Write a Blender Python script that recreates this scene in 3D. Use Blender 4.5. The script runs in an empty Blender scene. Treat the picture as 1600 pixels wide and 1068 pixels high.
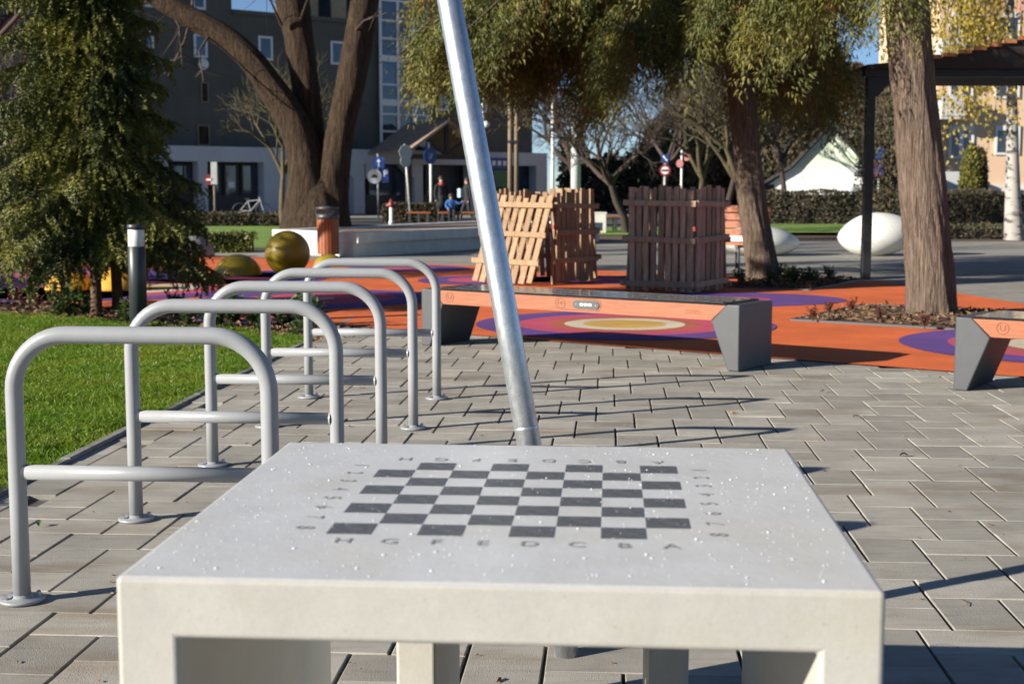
import bpy, bmesh, math, random
import numpy as np
from mathutils import Vector, Matrix, noise

random.seed(7)
rng = np.random.default_rng(7)
S = bpy.context.scene
COL = S.collection
R = math.radians

# ------------------------------------------------------------------ camera
F, CX, CY, H = 2150.0, 800.0, 534.0, 1.22
P = R(6.264)
cam_d = bpy.data.cameras.new('camera')
cam = bpy.data.objects.new('camera', cam_d)
COL.objects.link(cam)
cam.location = (0, 0, H)
cam.rotation_euler = (math.pi / 2 - P, 0, 0)
cam_d.sensor_width = 36.0
cam_d.lens = F / 1600 * 36
cam_d.clip_start = 0.05
cam_d.clip_end = 2000
cam_d.dof.use_dof = True
cam_d.dof.focus_distance = 4.0
cam_d.dof.aperture_fstop = 7.1
S.camera = cam

# ------------------------------------------------------------------ light
SUN_AZ, SUN_EL = R(25.5), R(19.0)      # shadows run towards +X and a little away
w = bpy.data.worlds.new('World')
S.world = w
w.use_nodes = True
nt = w.node_tree
nt.nodes.clear()
sky = nt.nodes.new('ShaderNodeTexSky')
sky.sky_type = 'NISHITA'
sky.sun_disc = False
sky.sun_elevation = SUN_EL
sky.sun_rotation = R(270) - SUN_AZ
sky.altitude = 100
sky.air_density = 0.6
sky.dust_density = 0.05
sky.ozone_density = 3.0
bg = nt.nodes.new('ShaderNodeBackground')
bg.inputs['Strength'].default_value = 0.058
wo = nt.nodes.new('ShaderNodeOutputWorld')
nt.links.new(sky.outputs[0], bg.inputs['Color'])
nt.links.new(bg.outputs[0], wo.inputs['Surface'])

sun_d = bpy.data.lights.new('sun', 'SUN')
sun_d.energy = 5.0
sun_d.angle = R(0.53)
sun_d.color = (1.0, 0.93, 0.82)
sun = bpy.data.objects.new('sun', sun_d)
COL.objects.link(sun)
ray_dir = Vector((math.cos(SUN_AZ) * math.cos(SUN_EL), math.sin(SUN_AZ) * math.cos(SUN_EL), -math.sin(SUN_EL)))
sun.rotation_euler = ray_dir.to_track_quat('-Z', 'Y').to_euler()
sun.location = (-20, -10, 20)

S.view_settings.view_transform = 'Standard'
S.view_settings.look = 'None'
S.view_settings.gamma = 1.0
S.view_settings.use_curve_mapping = False
S.view_settings.exposure = 1.0
S.render.engine = 'CYCLES'
S.cycles.use_denoising = True
S.cycles.max_bounces = 6
S.cycles.transparent_max_bounces = 8
S.cycles.sample_clamp_indirect = 4.0


# ------------------------------------------------------------------ measuring the place
def ray(px, py):
    x = (px - CX) / F
    u = -(py - CY) / F
    return Vector((x, math.cos(P) + u * math.sin(P), -math.sin(P) + u * math.cos(P)))


def G(px, py, z=0.0):
    """point of the level z that is seen at a place in the photo"""
    d = ray(px, py)
    return Vector((0, 0, H)) + d * ((z - H) / d.z)


def AT(px, py, Y):
    """point at distance Y"""
    d = ray(px, py)
    return Vector((0, 0, H)) + d * (Y / d.y)


A = R(4.08)                      # table, racks and paving share this heading
EP = Vector((math.cos(A), -math.sin(A), 0))
EQ = Vector((math.sin(A), math.cos(A), 0))


def PQ(p, q, z=0.0):
    return EP * p + EQ * q + Vector((0, 0, z))


def to_pq(v):
    return v.x * EP.x + v.y * EP.y, v.x * EQ.x + v.y * EQ.y


# ------------------------------------------------------------------ materials
MATS = {}


def mat(name, col, rough=0.7, metal=0.0, var=0.12, vscale=4.0, col2=None, bump=0.0, bscale=60.0, rand=0.0, stretch=(1, 1, 1),
        spec=0.5, transl=0.0, coords='Object', fine=0.0, fscale=150.0, coat=0.0, lo=0.35, hi=0.65, rvar=0.0, bdist=0.01):
    if name in MATS:
        return MATS[name]
    m = bpy.data.materials.new(name)
    m.use_nodes = True
    t = m.node_tree
    N, L = t.nodes, t.links
    b = N['Principled BSDF']
    out = N['Material Output']
    b.inputs['Roughness'].default_value = rough
    b.inputs['Metallic'].default_value = metal
    b.inputs['Specular IOR Level'].default_value = spec
    if coat:
        b.inputs['Coat Weight'].default_value = coat
        b.inputs['Coat Roughness'].default_value = 0.08
    tc = N.new('ShaderNodeTexCoord')
    geo = N.new('ShaderNodeNewGeometry')
    mp = N.new('ShaderNodeMapping')
    mp.inputs['Scale'].default_value = stretch
    L.new(geo.outputs['Position'] if coords == 'World' else tc.outputs[coords], mp.inputs['Vector'])
    n1 = N.new('ShaderNodeTexNoise')
    n1.inputs['Scale'].default_value = vscale
    n1.inputs['Detail'].default_value = 7
    n1.inputs['Roughness'].default_value = 0.6
    L.new(mp.outputs[0], n1.inputs['Vector'])
    rmp = N.new('ShaderNodeMapRange')
    rmp.inputs['From Min'].default_value = lo
    rmp.inputs['From Max'].default_value = hi
    L.new(n1.outputs['Fac'], rmp.inputs['Value'])
    mx = N.new('ShaderNodeMix')
    mx.data_type = 'RGBA'
    c1 = [c * (1 - var) for c in col]
    c2 = col2 if col2 else [min(1, c * (1 + var)) for c in col]
    mx.inputs['A'].default_value = (*c1, 1)
    mx.inputs['B'].default_value = (*c2, 1)
    L.new(rmp.outputs[0], mx.inputs['Factor'])
    last = mx.outputs['Result']
    if fine:
        n3 = N.new('ShaderNodeTexNoise')
        n3.inputs['Scale'].default_value = fscale
        n3.inputs['Detail'].default_value = 3
        L.new(mp.outputs[0], n3.inputs['Vector'])
        r3 = N.new('ShaderNodeMapRange')
        r3.inputs['From Min'].default_value = 0.3
        r3.inputs['From Max'].default_value = 0.7
        r3.inputs['To Min'].default_value = 1 - fine
        r3.inputs['To Max'].default_value = 1 + fine
        L.new(n3.outputs['Fac'], r3.inputs['Value'])
        h3 = N.new('ShaderNodeHueSaturation')
        L.new(r3.outputs[0], h3.inputs['Value'])
        L.new(last, h3.inputs['Color'])
        last = h3.outputs[0]
    if rand:
        oi = N.new('ShaderNodeObjectInfo')
        ad = N.new('ShaderNodeMath')
        ad.operation = 'ADD'
        L.new(oi.outputs['Random'], ad.inputs[0])
        L.new(geo.outputs['Random Per Island'], ad.inputs[1])
        fr = N.new('ShaderNodeMath')
        fr.operation = 'FRACT'
        L.new(ad.outputs[0], fr.inputs[0])
        r4 = N.new('ShaderNodeMapRange')
        r4.inputs['To Min'].default_value = 1 - rand
        r4.inputs['To Max'].default_value = 1 + rand
        L.new(fr.outputs[0], r4.inputs['Value'])
        h4 = N.new('ShaderNodeHueSaturation')
        L.new(r4.outputs[0], h4.inputs['Value'])
        L.new(last, h4.inputs['Color'])
        last = h4.outputs[0]
    L.new(last, b.inputs['Base Color'])
    if rvar:
        r5 = N.new('ShaderNodeMapRange')
        r5.inputs['To Min'].default_value = max(0.02, rough - rvar)
        r5.inputs['To Max'].default_value = rough + rvar
        L.new(n1.outputs['Fac'], r5.inputs['Value'])
        L.new(r5.outputs[0], b.inputs['Roughness'])
    if bump:
        n2 = N.new('ShaderNodeTexNoise')
        n2.inputs['Scale'].default_value = bscale
        n2.inputs['Detail'].default_value = 6
        L.new(mp.outputs[0], n2.inputs['Vector'])
        bp = N.new('ShaderNodeBump')
        bp.inputs['Strength'].default_value = bump
        bp.inputs['Distance'].default_value = bdist
        L.new(n2.outputs['Fac'], bp.inputs['Height'])
        L.new(bp.outputs[0], b.inputs['Normal'])
    if transl:
        tr = N.new('ShaderNodeBsdfTranslucent')
        L.new(last, tr.inputs['Color'])
        ms = N.new('ShaderNodeMixShader')
        ms.inputs[0].default_value = transl
        L.new(b.outputs[0], ms.inputs[1])
        L.new(tr.outputs[0], ms.inputs[2])
        L.new(ms.outputs[0], out.inputs['Surface'])
    MATS[name] = m
    return m


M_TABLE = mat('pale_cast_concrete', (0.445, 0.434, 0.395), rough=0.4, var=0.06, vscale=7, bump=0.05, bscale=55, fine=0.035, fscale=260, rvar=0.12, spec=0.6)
M_INK = mat('dark_inlay', (0.105, 0.11, 0.118), rough=0.5, var=0.3, vscale=55, fine=0.25, fscale=420, bump=0.05)
M_INK2 = mat('worn_letter_inlay', (0.29, 0.295, 0.30), rough=0.5, var=0.35, vscale=120)
M_DEW = mat('frozen_dew', (0.85, 0.88, 0.92), rough=0.22, var=0.0, spec=1.0)
M_PAVER = mat('concrete_paver', (0.330, 0.308, 0.265), rough=0.85, var=0.17, vscale=3.0, coords='World', rand=0.19, bump=0.3, bscale=260, fine=0.12, fscale=420, lo=0.3, hi=0.7)
# pale tint on upward faces: frost film, plus sky brightness painted into the colour
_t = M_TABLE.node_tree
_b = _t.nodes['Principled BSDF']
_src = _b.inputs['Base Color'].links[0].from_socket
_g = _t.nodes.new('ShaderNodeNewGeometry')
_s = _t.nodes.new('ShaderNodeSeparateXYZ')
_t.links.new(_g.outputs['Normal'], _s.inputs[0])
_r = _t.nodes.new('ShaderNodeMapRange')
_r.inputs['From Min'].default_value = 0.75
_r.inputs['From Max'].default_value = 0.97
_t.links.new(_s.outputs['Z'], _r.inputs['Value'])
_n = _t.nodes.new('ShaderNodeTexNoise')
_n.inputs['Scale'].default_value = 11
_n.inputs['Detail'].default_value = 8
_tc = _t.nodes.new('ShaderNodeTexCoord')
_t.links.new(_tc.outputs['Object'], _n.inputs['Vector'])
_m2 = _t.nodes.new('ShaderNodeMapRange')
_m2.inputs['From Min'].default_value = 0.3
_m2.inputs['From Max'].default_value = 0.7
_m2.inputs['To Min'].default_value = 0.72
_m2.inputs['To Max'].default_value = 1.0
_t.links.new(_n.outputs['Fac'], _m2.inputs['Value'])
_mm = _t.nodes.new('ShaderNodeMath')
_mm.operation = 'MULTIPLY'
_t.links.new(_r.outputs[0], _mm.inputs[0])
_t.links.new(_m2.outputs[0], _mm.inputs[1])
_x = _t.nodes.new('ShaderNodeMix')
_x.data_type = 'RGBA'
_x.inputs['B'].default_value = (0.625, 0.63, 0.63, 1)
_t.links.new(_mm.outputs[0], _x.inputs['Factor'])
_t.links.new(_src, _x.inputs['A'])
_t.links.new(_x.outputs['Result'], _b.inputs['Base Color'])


# brown rain stains on some pavers, with a shape of their own
def add_stain(m, col, scale, stretch, lo, hi, amount):
    t = m.node_tree
    N, L = t.nodes, t.links
    b = N['Principled BSDF']
    src = b.inputs['Base Color'].links[0].from_socket
    geo = N.new('ShaderNodeNewGeometry')
    mp = N.new('ShaderNodeMapping')
    mp.inputs['Scale'].default_value = stretch
    L.new(geo.outputs['Position'], mp.inputs['Vector'])
    n = N.new('ShaderNodeTexNoise')
    n.inputs['Scale'].default_value = scale
    n.inputs['Detail'].default_value = 5
    L.new(mp.outputs[0], n.inputs['Vector'])
    r = N.new('ShaderNodeMapRange')
    r.inputs['From Min'].default_value = lo
    r.inputs['From Max'].default_value = hi
    r.inputs['To Max'].default_value = amount
    L.new(n.outputs['Fac'], r.inputs['Value'])
    mx = N.new('ShaderNodeMix')
    mx.data_type = 'RGBA'
    mx.blend_type = 'MULTIPLY'
    L.new(r.outputs[0], mx.inputs['Factor'])
    L.new(src, mx.inputs['A'])
    mx.inputs['B'].default_value = (*col, 1)
    L.new(mx.outputs['Result'], b.inputs['Base Color'])


add_stain(M_TABLE, (0.95, 0.90, 0.78), 4.0, (1, 1, 3.0), 0.52, 0.75, 0.6)
add_stain(M_TABLE, (0.62, 0.61, 0.58), 170.0, (1, 1, 1), 0.66, 0.74, 0.7)
add_stain(M_PAVER, (0.62, 0.47, 0.32), 1.6, (0.8, 2.2, 1), 0.54, 0.72, 0.7)
add_stain(M_PAVER, (0.55, 0.52, 0.48), 75.0, (1, 1, 1), 0.66, 0.74, 0.7)
add_stain(M_PAVER, (0.80, 0.78, 0.74), 14.0, (0.5, 2.5, 1), 0.5, 0.7, 0.8)
M_JOINT = mat('joint_sand', (0.10, 0.09, 0.07), rough=0.95, var=0.3, vscale=30)
M_KERB = mat('kerb_concrete', (0.22, 0.21, 0.19), rough=0.9, var=0.2, vscale=8, bump=0.3, bscale=90)
M_RACK = mat('grey_powder_coat', (0.285, 0.295, 0.307), rough=0.34, var=0.03, vscale=20, bump=0.02, bscale=300)
M_ZINC = mat('bright_zinc', (0.62, 0.63, 0.64), rough=0.3, metal=0.9, var=0.15, vscale=60)
M_GALV = mat('galvanised_steel', (0.58, 0.61, 0.64), rough=0.36, metal=0.85, var=0.12, vscale=70, bump=0.03, bscale=420, rvar=0.05, fine=0.10, fscale=260, stretch=(1, 1, 0.5))
M_BENCHM = mat('anthracite_sheet_steel', (0.046, 0.050, 0.056), rough=0.42, var=0.08, vscale=10, metal=0.0, bump=0.012, bscale=350, spec=0.6)
M_BENCHW = mat('oiled_orange_wood', (0.295, 0.084, 0.026), rough=0.5, var=0.22, vscale=5, stretch=(1.2, 14, 14), bump=0.08, bscale=30)
M_GLASSB = mat('black_solar_glass', (0.012, 0.013, 0.017), rough=0.08, var=0.2, vscale=3, spec=0.7)
M_CELL = mat('solar_cell_line', (0.25, 0.26, 0.28), rough=0.4)
M_PORT = mat('charging_plate_plastic', (0.07, 0.075, 0.08), rough=0.4)
M_WHITE = mat('white_plastic', (0.8, 0.8, 0.8), rough=0.4, var=0.03)
M_BURN = mat('engraved_wood', (0.20, 0.075, 0.035), rough=0.7)
M_SLAT = mat('fresh_pine_slat', (0.31, 0.195, 0.108), rough=0.75, var=0.24, vscale=6, stretch=(8, 8, 1), rand=0.18, bump=0.2, bscale=40)
M_SLATW = mat('weathered_pine_slat', (0.31, 0.222, 0.15), rough=0.85, var=0.3, vscale=6, stretch=(8, 8, 1), rand=0.3, bump=0.3, bscale=40)
M_SLATE = mat('red_painted_end', (0.35, 0.07, 0.05), rough=0.8, var=0.2)
M_POST = mat('black_bollard_paint', (0.035, 0.042, 0.046), rough=0.4, var=0.08)
M_DIFF = mat('frosted_lamp_cover', (0.72, 0.72, 0.70), rough=0.3, var=0.1, vscale=15)
M_YEL = mat('gold_yellow_lacquer', (0.30, 0.21, 0.012), rough=0.42, metal=0.1, var=0.08, vscale=6)
M_YELR = mat('yellow_rubber', (0.62, 0.33, 0.025), rough=0.75, var=0.1, vscale=30)
M_WALLC = mat('white_concrete_block', (0.62, 0.60, 0.55), rough=0.85, var=0.08, vscale=4, bump=0.1)
M_GRAVELT = mat('brown_gravel_top', (0.19, 0.13, 0.085), rough=0.95, var=0.4, vscale=20, bump=0.5)
M_EGG = mat('white_terrazzo', (0.66, 0.66, 0.62), rough=0.55, var=0.06, vscale=30, fine=0.05)
add_stain(M_EGG, (0.84, 0.82, 0.77), 3.0, (1, 1, 0.5), 0.5, 0.75, 0.8)
M_BLACK = mat('black_steel', (0.018, 0.018, 0.02), rough=0.5, var=0.1)
M_SOIL = mat('dark_mulch_soil', (0.10, 0.065, 0.042), rough=0.95, var=0.45, vscale=14, bump=0.8, bscale=70)
M_LAWN = mat('lawn_ground', (0.06, 0.10, 0.02), rough=0.95, var=0.4, vscale=6, col2=(0.10, 0.12, 0.035), bump=0.8, bscale=60)
M_LAWNF = mat('sunny_far_lawn', (0.15, 0.25, 0.03), rough=0.9, var=0.25, vscale=1.2, bump=1.0, bscale=40, fine=0.3, fscale=30)
M_GRASS = mat('grass_blade', (0.13, 0.265, 0.012), rough=0.5, vscale=1.3, col2=(0.24, 0.30, 0.03), rand=0.5, coords='World', transl=0.4)
M_ASPH = mat('asphalt', (0.055, 0.055, 0.057), rough=0.9, var=0.2, vscale=1.0, fine=0.2, fscale=60)
M_EARTH = mat('distant_ground', (0.10, 0.095, 0.08), rough=0.95, var=0.3, vscale=0.2)
M_LEAF = mat('laurel_leaf', (0.055, 0.115, 0.025), rough=0.42, var=0.3, vscale=4, rand=0.4, transl=0.2)
M_LEAFR = mat('red_barberry_leaf', (0.14, 0.035, 0.03), rough=0.6, var=0.3, vscale=4, rand=0.4, transl=0.2)
M_DEAD = mat('fallen_leaf', (0.17, 0.095, 0.05), rough=0.8, var=0.4, vscale=4, rand=0.4)
M_SPRUCE = mat('spruce_needle', (0.042, 0.064, 0.012), rough=0.6, vscale=1.6, col2=(0.205, 0.195, 0.024), rand=0.35, coords='World', lo=0.38, hi=0.68)
M_THUJA = mat('thuja_scale_leaf', (0.062, 0.083, 0.014), rough=0.65, vscale=1.5, col2=(0.185, 0.16, 0.024), rand=0.45, coords='World', transl=0.18, lo=0.36, hi=0.66)
M_THUJAD = mat('dry_thuja_spray', (0.24, 0.10, 0.03), rough=0.7, var=0.3, rand=0.3, transl=0.2)
M_BARK = mat('stringy_red_bark', (0.082, 0.056, 0.041), rough=0.95, vscale=5, stretch=(9, 9, 0.4), bump=1.0, bscale=8, bdist=0.05, col2=(0.195, 0.146, 0.112), fine=0.35, fscale=26, lo=0.3, hi=0.62, spec=0.2)
M_BARKG = mat('furrowed_grey_bark', (0.018, 0.013, 0.009), rough=0.95, vscale=3.2, stretch=(6, 6, 0.6), bump=1.0, bscale=8, bdist=0.06, col2=(0.070, 0.047, 0.030), fine=0.35, fscale=18, lo=0.3, hi=0.66, spec=0.2)
M_BARKS = mat('young_spruce_bark', (0.11, 0.065, 0.038), rough=0.9, var=0.3, vscale=10, bump=0.5)
M_TWIG = mat('bare_twig', (0.055, 0.038, 0.031), rough=0.9, var=0.25, vscale=2, rand=0.3)
M_TWIGG = mat('mossy_branch', (0.075, 0.060, 0.030), rough=0.9, var=0.3, vscale=2, rand=0.2)
M_BIRCH = mat('birch_bark', (0.40, 0.375, 0.34), rough=0.8, vscale=3, col2=(0.07, 0.06, 0.05), stretch=(1, 1, 2.5), lo=0.5, hi=0.62)
M_BIRCHL = mat('yellow_birch_leaf', (0.36, 0.27, 0.035), rough=0.6, var=0.3, rand=0.4, transl=0.35)
M_HEDGE = mat('hedge_leaf', (0.06, 0.062, 0.028), rough=0.7, var=0.4, vscale=1.0, rand=0.45, col2=(0.10, 0.075, 0.04), transl=0.15, coords='World')
M_FACADE = mat('dark_olive_render', (0.092, 0.089, 0.076), rough=0.9, var=0.14, vscale=0.5, bump=0.1, fine=0.06, fscale=6)
M_ARC = mat('white_arcade_render', (0.50, 0.51, 0.53), rough=0.85, var=0.06, vscale=0.6)
M_FRAME = mat('white_window_frame', (0.66, 0.66, 0.66), rough=0.5, var=0.03)
M_FRAMED = mat('dark_shop_frame', (0.03, 0.03, 0.033), rough=0.5)
M_PANE = mat('window_glass', (0.05, 0.07, 0.10), rough=0.05, var=0.3, vscale=0.7, spec=1.0)
M_PANE.node_tree.nodes['Principled BSDF'].inputs['Metallic'].default_value = 0.35
M_ROOFB = mat('brown_sheet_roof', (0.28, 0.20, 0.145), rough=0.8, var=0.25, vscale=2, stretch=(6, 0.6, 1))
M_BEAM = mat('dark_porch_timber', (0.03, 0.022, 0.018), rough=0.8)
M_PENT = mat('yellow_penthouse_render', (0.62, 0.47, 0.26), rough=0.85)
M_APT = mat('peach_render', (0.62, 0.44, 0.29), rough=0.85, var=0.05, vscale=0.4)
M_APTP = mat('salmon_render', (0.60, 0.33, 0.25), rough=0.85, var=0.05, vscale=0.4)
M_BALC = mat('grey_balcony_sheet', (0.50, 0.50, 0.50), rough=0.6, var=0.08, vscale=1.5)
M_REDF = mat('brown_red_frame', (0.18, 0.05, 0.035), rough=0.5)
M_HOUSE = mat('mint_render', (0.60, 0.68, 0.52), rough=0.85, var=0.06, vscale=0.8)
M_HOUSEW = mat('whitewash_render', (0.74, 0.75, 0.72), rough=0.85, var=0.06, vscale=0.8)
M_ROOFD = mat('dark_roof_tile', (0.045, 0.04, 0.04), rough=0.8, var=0.3, vscale=6)
M_TILE = mat('orange_roof_tile', (0.42, 0.17, 0.06), rough=0.8, var=0.25, vscale=8)
M_BLUE = mat('sign_blue', (0.02, 0.06, 0.24), rough=0.4, var=0.03)
M_RED = mat('sign_red', (0.20, 0.02, 0.025), rough=0.4, var=0.05)
M_GREEN = mat('sign_green', (0.02, 0.13, 0.06), rough=0.4, var=0.05)
M_SIGNB = mat('sign_back_grey', (0.42, 0.43, 0.43), rough=0.5, metal=0.2)
M_POLEW = mat('white_pole_paint', (0.66, 0.66, 0.63), rough=0.5, var=0.05)
M_PILLAR = mat('pale_grey_column', (0.46, 0.48, 0.50), rough=0.6, var=0.06)
M_WOODP = mat('old_pole_timber', (0.20, 0.15, 0.10), rough=0.9, var=0.25, vscale=8, stretch=(4, 4, 0.6))
M_SKIN = mat('skin', (0.50, 0.30, 0.21), rough=0.6, var=0.05)
M_COATD = mat('black_coat', (0.014, 0.014, 0.017), rough=0.85)
M_COATB = mat('bright_blue_jacket', (0.02, 0.11, 0.34), rough=0.6)
M_TROU = mat('dark_trousers', (0.02, 0.022, 0.028), rough=0.85)
M_HAIR = mat('brown_hair', (0.05, 0.026, 0.014), rough=0.6)
M_SCARF = mat('red_scarf', (0.40, 0.05, 0.04), rough=0.8)
M_BAG = mat('pale_blue_bag', (0.40, 0.50, 0.65), rough=0.7)


def rubber(name, col):
    return mat(name, col, rough=0.85, var=0.15, vscale=1.6, fine=0.20, fscale=300, bump=0.35, bscale=300, coords='World')


M_RO = rubber('orange_rubber', (0.64, 0.125, 0.024))
M_RP = rubber('purple_rubber', (0.105, 0.042, 0.22))
M_RM = rubber('magenta_rubber', (0.50, 0.062, 0.115))
M_RB = rubber('rust_rubber', (0.40, 0.098, 0.045))
M_RC = rubber('cream_rubber', (0.60, 0.52, 0.38))
M_RY = rubber('ochre_rubber', (0.56, 0.33, 0.07))


# ------------------------------------------------------------------ mesh building
class MB:
    def __init__(self):
        self.v, self.f, self.s, self.mi = [], [], [], []

    def add(self, vs, fs, smooth=False, mi=0):
        o = len(self.v)
        self.v += [tuple(x) for x in vs]
        self.f += [tuple(i + o for i in f) for f in fs]
        self.s += [smooth] * len(fs)
        self.mi += [mi] * len(fs)
        return self

    def box(self, x0, x1, y0, y1, z0, z1, M=None, mi=0):
        vs = [Vector(c) for c in ((x0, y0, z0), (x1, y0, z0), (x1, y1, z0), (x0, y1, z0), (x0, y0, z1), (x1, y0, z1), (x1, y1, z1), (x0, y1, z1))]
        if M:
            vs = [M @ v for v in vs]
        return self.add(vs, [(0, 3, 2, 1), (4, 5, 6, 7), (0, 1, 5, 4), (1, 2, 6, 5), (2, 3, 7, 6), (3, 0, 4, 7)], mi=mi)

    def beam(self, a, b, wx, wy, up=(0, 0, 1)):
        a, b = Vector(a), Vector(b)
        d = (b - a)
        L_ = d.length
        d.normalize()
        up = Vector(up)
        if abs(d.dot(up)) > 0.98:
            up = Vector((0, 1, 0))
        x = d.cross(up).normalized()
        y = x.cross(d).normalized()
        vs = []
        for c in (a, b):
            for sx, sy in ((-1, -1), (1, -1), (1, 1), (-1, 1)):
                vs.append(c + x * sx * wx / 2 + y * sy * wy / 2)
        return self.add(vs, [(3, 2, 1, 0), (4, 5, 6, 7), (0, 1, 5, 4), (1, 2, 6, 5), (2, 3, 7, 6), (3, 0, 4, 7)])

    def tube(self, pts, r, seg=12, cap=True, smooth=True, up=None):
        pts = [Vector(p) for p in pts]
        n = len(pts)
        rs = r if isinstance(r, (list, tuple)) else [r] * n
        t0 = (pts[1] - pts[0]).normalized()
        ref = Vector(up) if up else (Vector((0, 0, 1)) if abs(t0.z) < 0.9 else Vector((1, 0, 0)))
        x = t0.cross(ref).normalized()
        vs, fs = [], []
        for i, p in enumerate(pts):
            t = (pts[min(i + 1, n - 1)] - pts[max(i - 1, 0)]).normalized()
            x = (x - t * x.dot(t)).normalized()
            y = t.cross(x)
            for k in range(seg):
                a = 2 * math.pi * k / seg
                vs.append(p + (x * math.cos(a) + y * math.sin(a)) * rs[i])
        for i in range(n - 1):
            for k in range(seg):
                k2 = (k + 1) % seg
                fs.append((i * seg + k, i * seg + k2, (i + 1) * seg + k2, (i + 1) * seg + k))
        self.add(vs, fs, smooth)
        if cap:
            o = len(self.v) - len(vs)
            self.f += [tuple(o + k for k in reversed(range(seg))), tuple(o + (n - 1) * seg + k for k in range(seg))]
            self.s += [False, False]
            self.mi += [0, 0]
        return self

    def lathe(self, prof, seg=24, c=(0, 0, 0), smooth=True):
        c = Vector(c)
        vs, fs = [], []
        for r, z in prof:
            for k in range(seg):
                a = 2 * math.pi * k / seg
                vs.append(c + Vector((r * math.cos(a), r * math.sin(a), z)))
        for i in range(len(prof) - 1):
            for k in range(seg):
                k2 = (k + 1) % seg
                fs.append((i * seg + k, i * seg + k2, (i + 1) * seg + k2, (i + 1) * seg + k))
        self.add(vs, fs, smooth)
        o = len(self.v) - len(vs)
        if prof[0][0] > 1e-6:
            self.f.append(tuple(o + k for k in reversed(range(seg))))
            self.s.append(False)
            self.mi.append(0)
        if prof[-1][0] > 1e-6:
            self.f.append(tuple(o + (len(prof) - 1) * seg + k for k in range(seg)))
            self.s.append(False)
            self.mi.append(0)
        return self

    def prism(self, poly, o, u, v, w):
        """polygon in the plane (u, v) at o, pushed along w"""
        o, u, v, w = Vector(o), Vector(u), Vector(v), Vector(w)
        n = len(poly)
        vs = [o + u * a + v * b for a, b in poly] + [o + u * a + v * b + w for a, b in poly]
        fs = [tuple(range(n)), tuple(reversed(range(n, 2 * n)))] + [(i, i + n, (i + 1) % n + n, (i + 1) % n) for i in range(n)]
        return self.add(vs, fs)

    def mesh(self, name, m, fix=True):
        me = bpy.data.meshes.new(name)
        me.from_pydata(self.v, [], self.f)
        for x in (m if isinstance(m, (list, tuple)) else [m]):
            me.materials.append(x)
        me.polygons.foreach_set('use_smooth', self.s)
        if any(self.mi):
            me.polygons.foreach_set('material_index', self.mi)
        me.update()
        if fix:
            bm = bmesh.new()
            bm.from_mesh(me)
            bmesh.ops.recalc_face_normals(bm, faces=bm.faces)
            bm.to_mesh(me)
            bm.free()
        return me

    def build(self, name, m, parent=None, bevel=0.0, seg=2, loc=None, rz=None, fix=True):
        o = bpy.data.objects.new(name, self.mesh(name, m, fix))
        return link(o, parent, bevel, seg, loc, rz)


def link(o, parent=None, bevel=0.0, seg=2, loc=None, rz=None):
    COL.objects.link(o)
    if parent:
        o.parent = parent
    if loc is not None:
        o.location = loc
    if rz is not None:
        o.rotation_euler = (0, 0, rz)
    if bevel:
        b = o.modifiers.new('edge', 'BEVEL')
        b.width = bevel
        b.segments = seg
        b.limit_method = 'ANGLE'
        b.angle_limit = R(40)
        b.harden_normals = False
    return o


def inst(src, parent, loc, rz=0.0, name=None):
    """another object on the same mesh"""
    o = bpy.data.objects.new(name or src.name.split('.')[0], src.data)
    link(o, parent, 0, 2, loc, rz)
    return o


def tag(o, label, cat, group=None, kind=None):
    o['label'] = label
    o['category'] = cat
    if group:
        o['group'] = group
    if kind:
        o['kind'] = kind
    return o


def thing(name, label, cat, loc=(0, 0, 0), rz=0.0, group=None):
    o = bpy.data.objects.new(name, None)
    o.empty_display_size = 0.1
    COL.objects.link(o)
    o.location = loc
    o.rotation_euler = (0, 0, rz)
    return tag(o, label, cat, group)


def struct(o, kind='structure'):
    o['kind'] = kind
    return o


def dup(root, loc, rz, label):
    r = root.copy()
    COL.objects.link(r)
    r.location = loc
    r.rotation_euler = (0, 0, rz)
    r['label'] = label
    for ch in list(root.children):
        c = ch.copy()
        COL.objects.link(c)
        c.parent = r
        for g in ch.children:
            d = g.copy()
            COL.objects.link(d)
            d.parent = c
    return r


def arr_mesh(name, V, Fa, m, smooth=False):
    """mesh from numpy arrays of points and equal faces"""
    me = bpy.data.meshes.new(name)
    V = np.asarray(V, dtype=np.float32)
    Fa = np.asarray(Fa, dtype=np.int32)
    k = Fa.shape[1]
    me.vertices.add(len(V))
    me.vertices.foreach_set('co', V.ravel())
    me.loops.add(Fa.size)
    me.loops.foreach_set('vertex_index', Fa.ravel())
    me.polygons.add(len(Fa))
    me.polygons.foreach_set('loop_start', np.arange(0, Fa.size, k, dtype=np.int32))
    me.polygons.foreach_set('loop_total', np.full(len(Fa), k, dtype=np.int32))
    me.polygons.foreach_set('use_smooth', np.full(len(Fa), smooth))
    me.materials.append(m)
    me.update(calc_edges=True)
    return me


def arr_obj(name, V, Fa, m, parent=None, smooth=False):
    return link(bpy.data.objects.new(name, arr_mesh(name, V, Fa, m, smooth)), parent)


def unit(a):
    return a / np.maximum(1e-9, np.linalg.norm(a, axis=1, keepdims=True))


def leaf_quads(c, d, n, ln, wd, bend=0.0):
    """diamond leaves: base c, direction d, face normal n, length ln, width wd"""
    d = unit(d)
    s = unit(np.cross(d, n))
    nn = np.cross(s, d)
    ln = ln[:, None]
    wd = wd[:, None]
    V = np.stack([c, c + d * ln * 0.45 + s * wd * 0.5 + nn * ln * bend, c + d * ln, c + d * ln * 0.45 - s * wd * 0.5 + nn * ln * bend], 1).reshape(-1, 3)
    Fa = np.arange(len(c) * 4).reshape(-1, 4)
    return V, Fa


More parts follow.
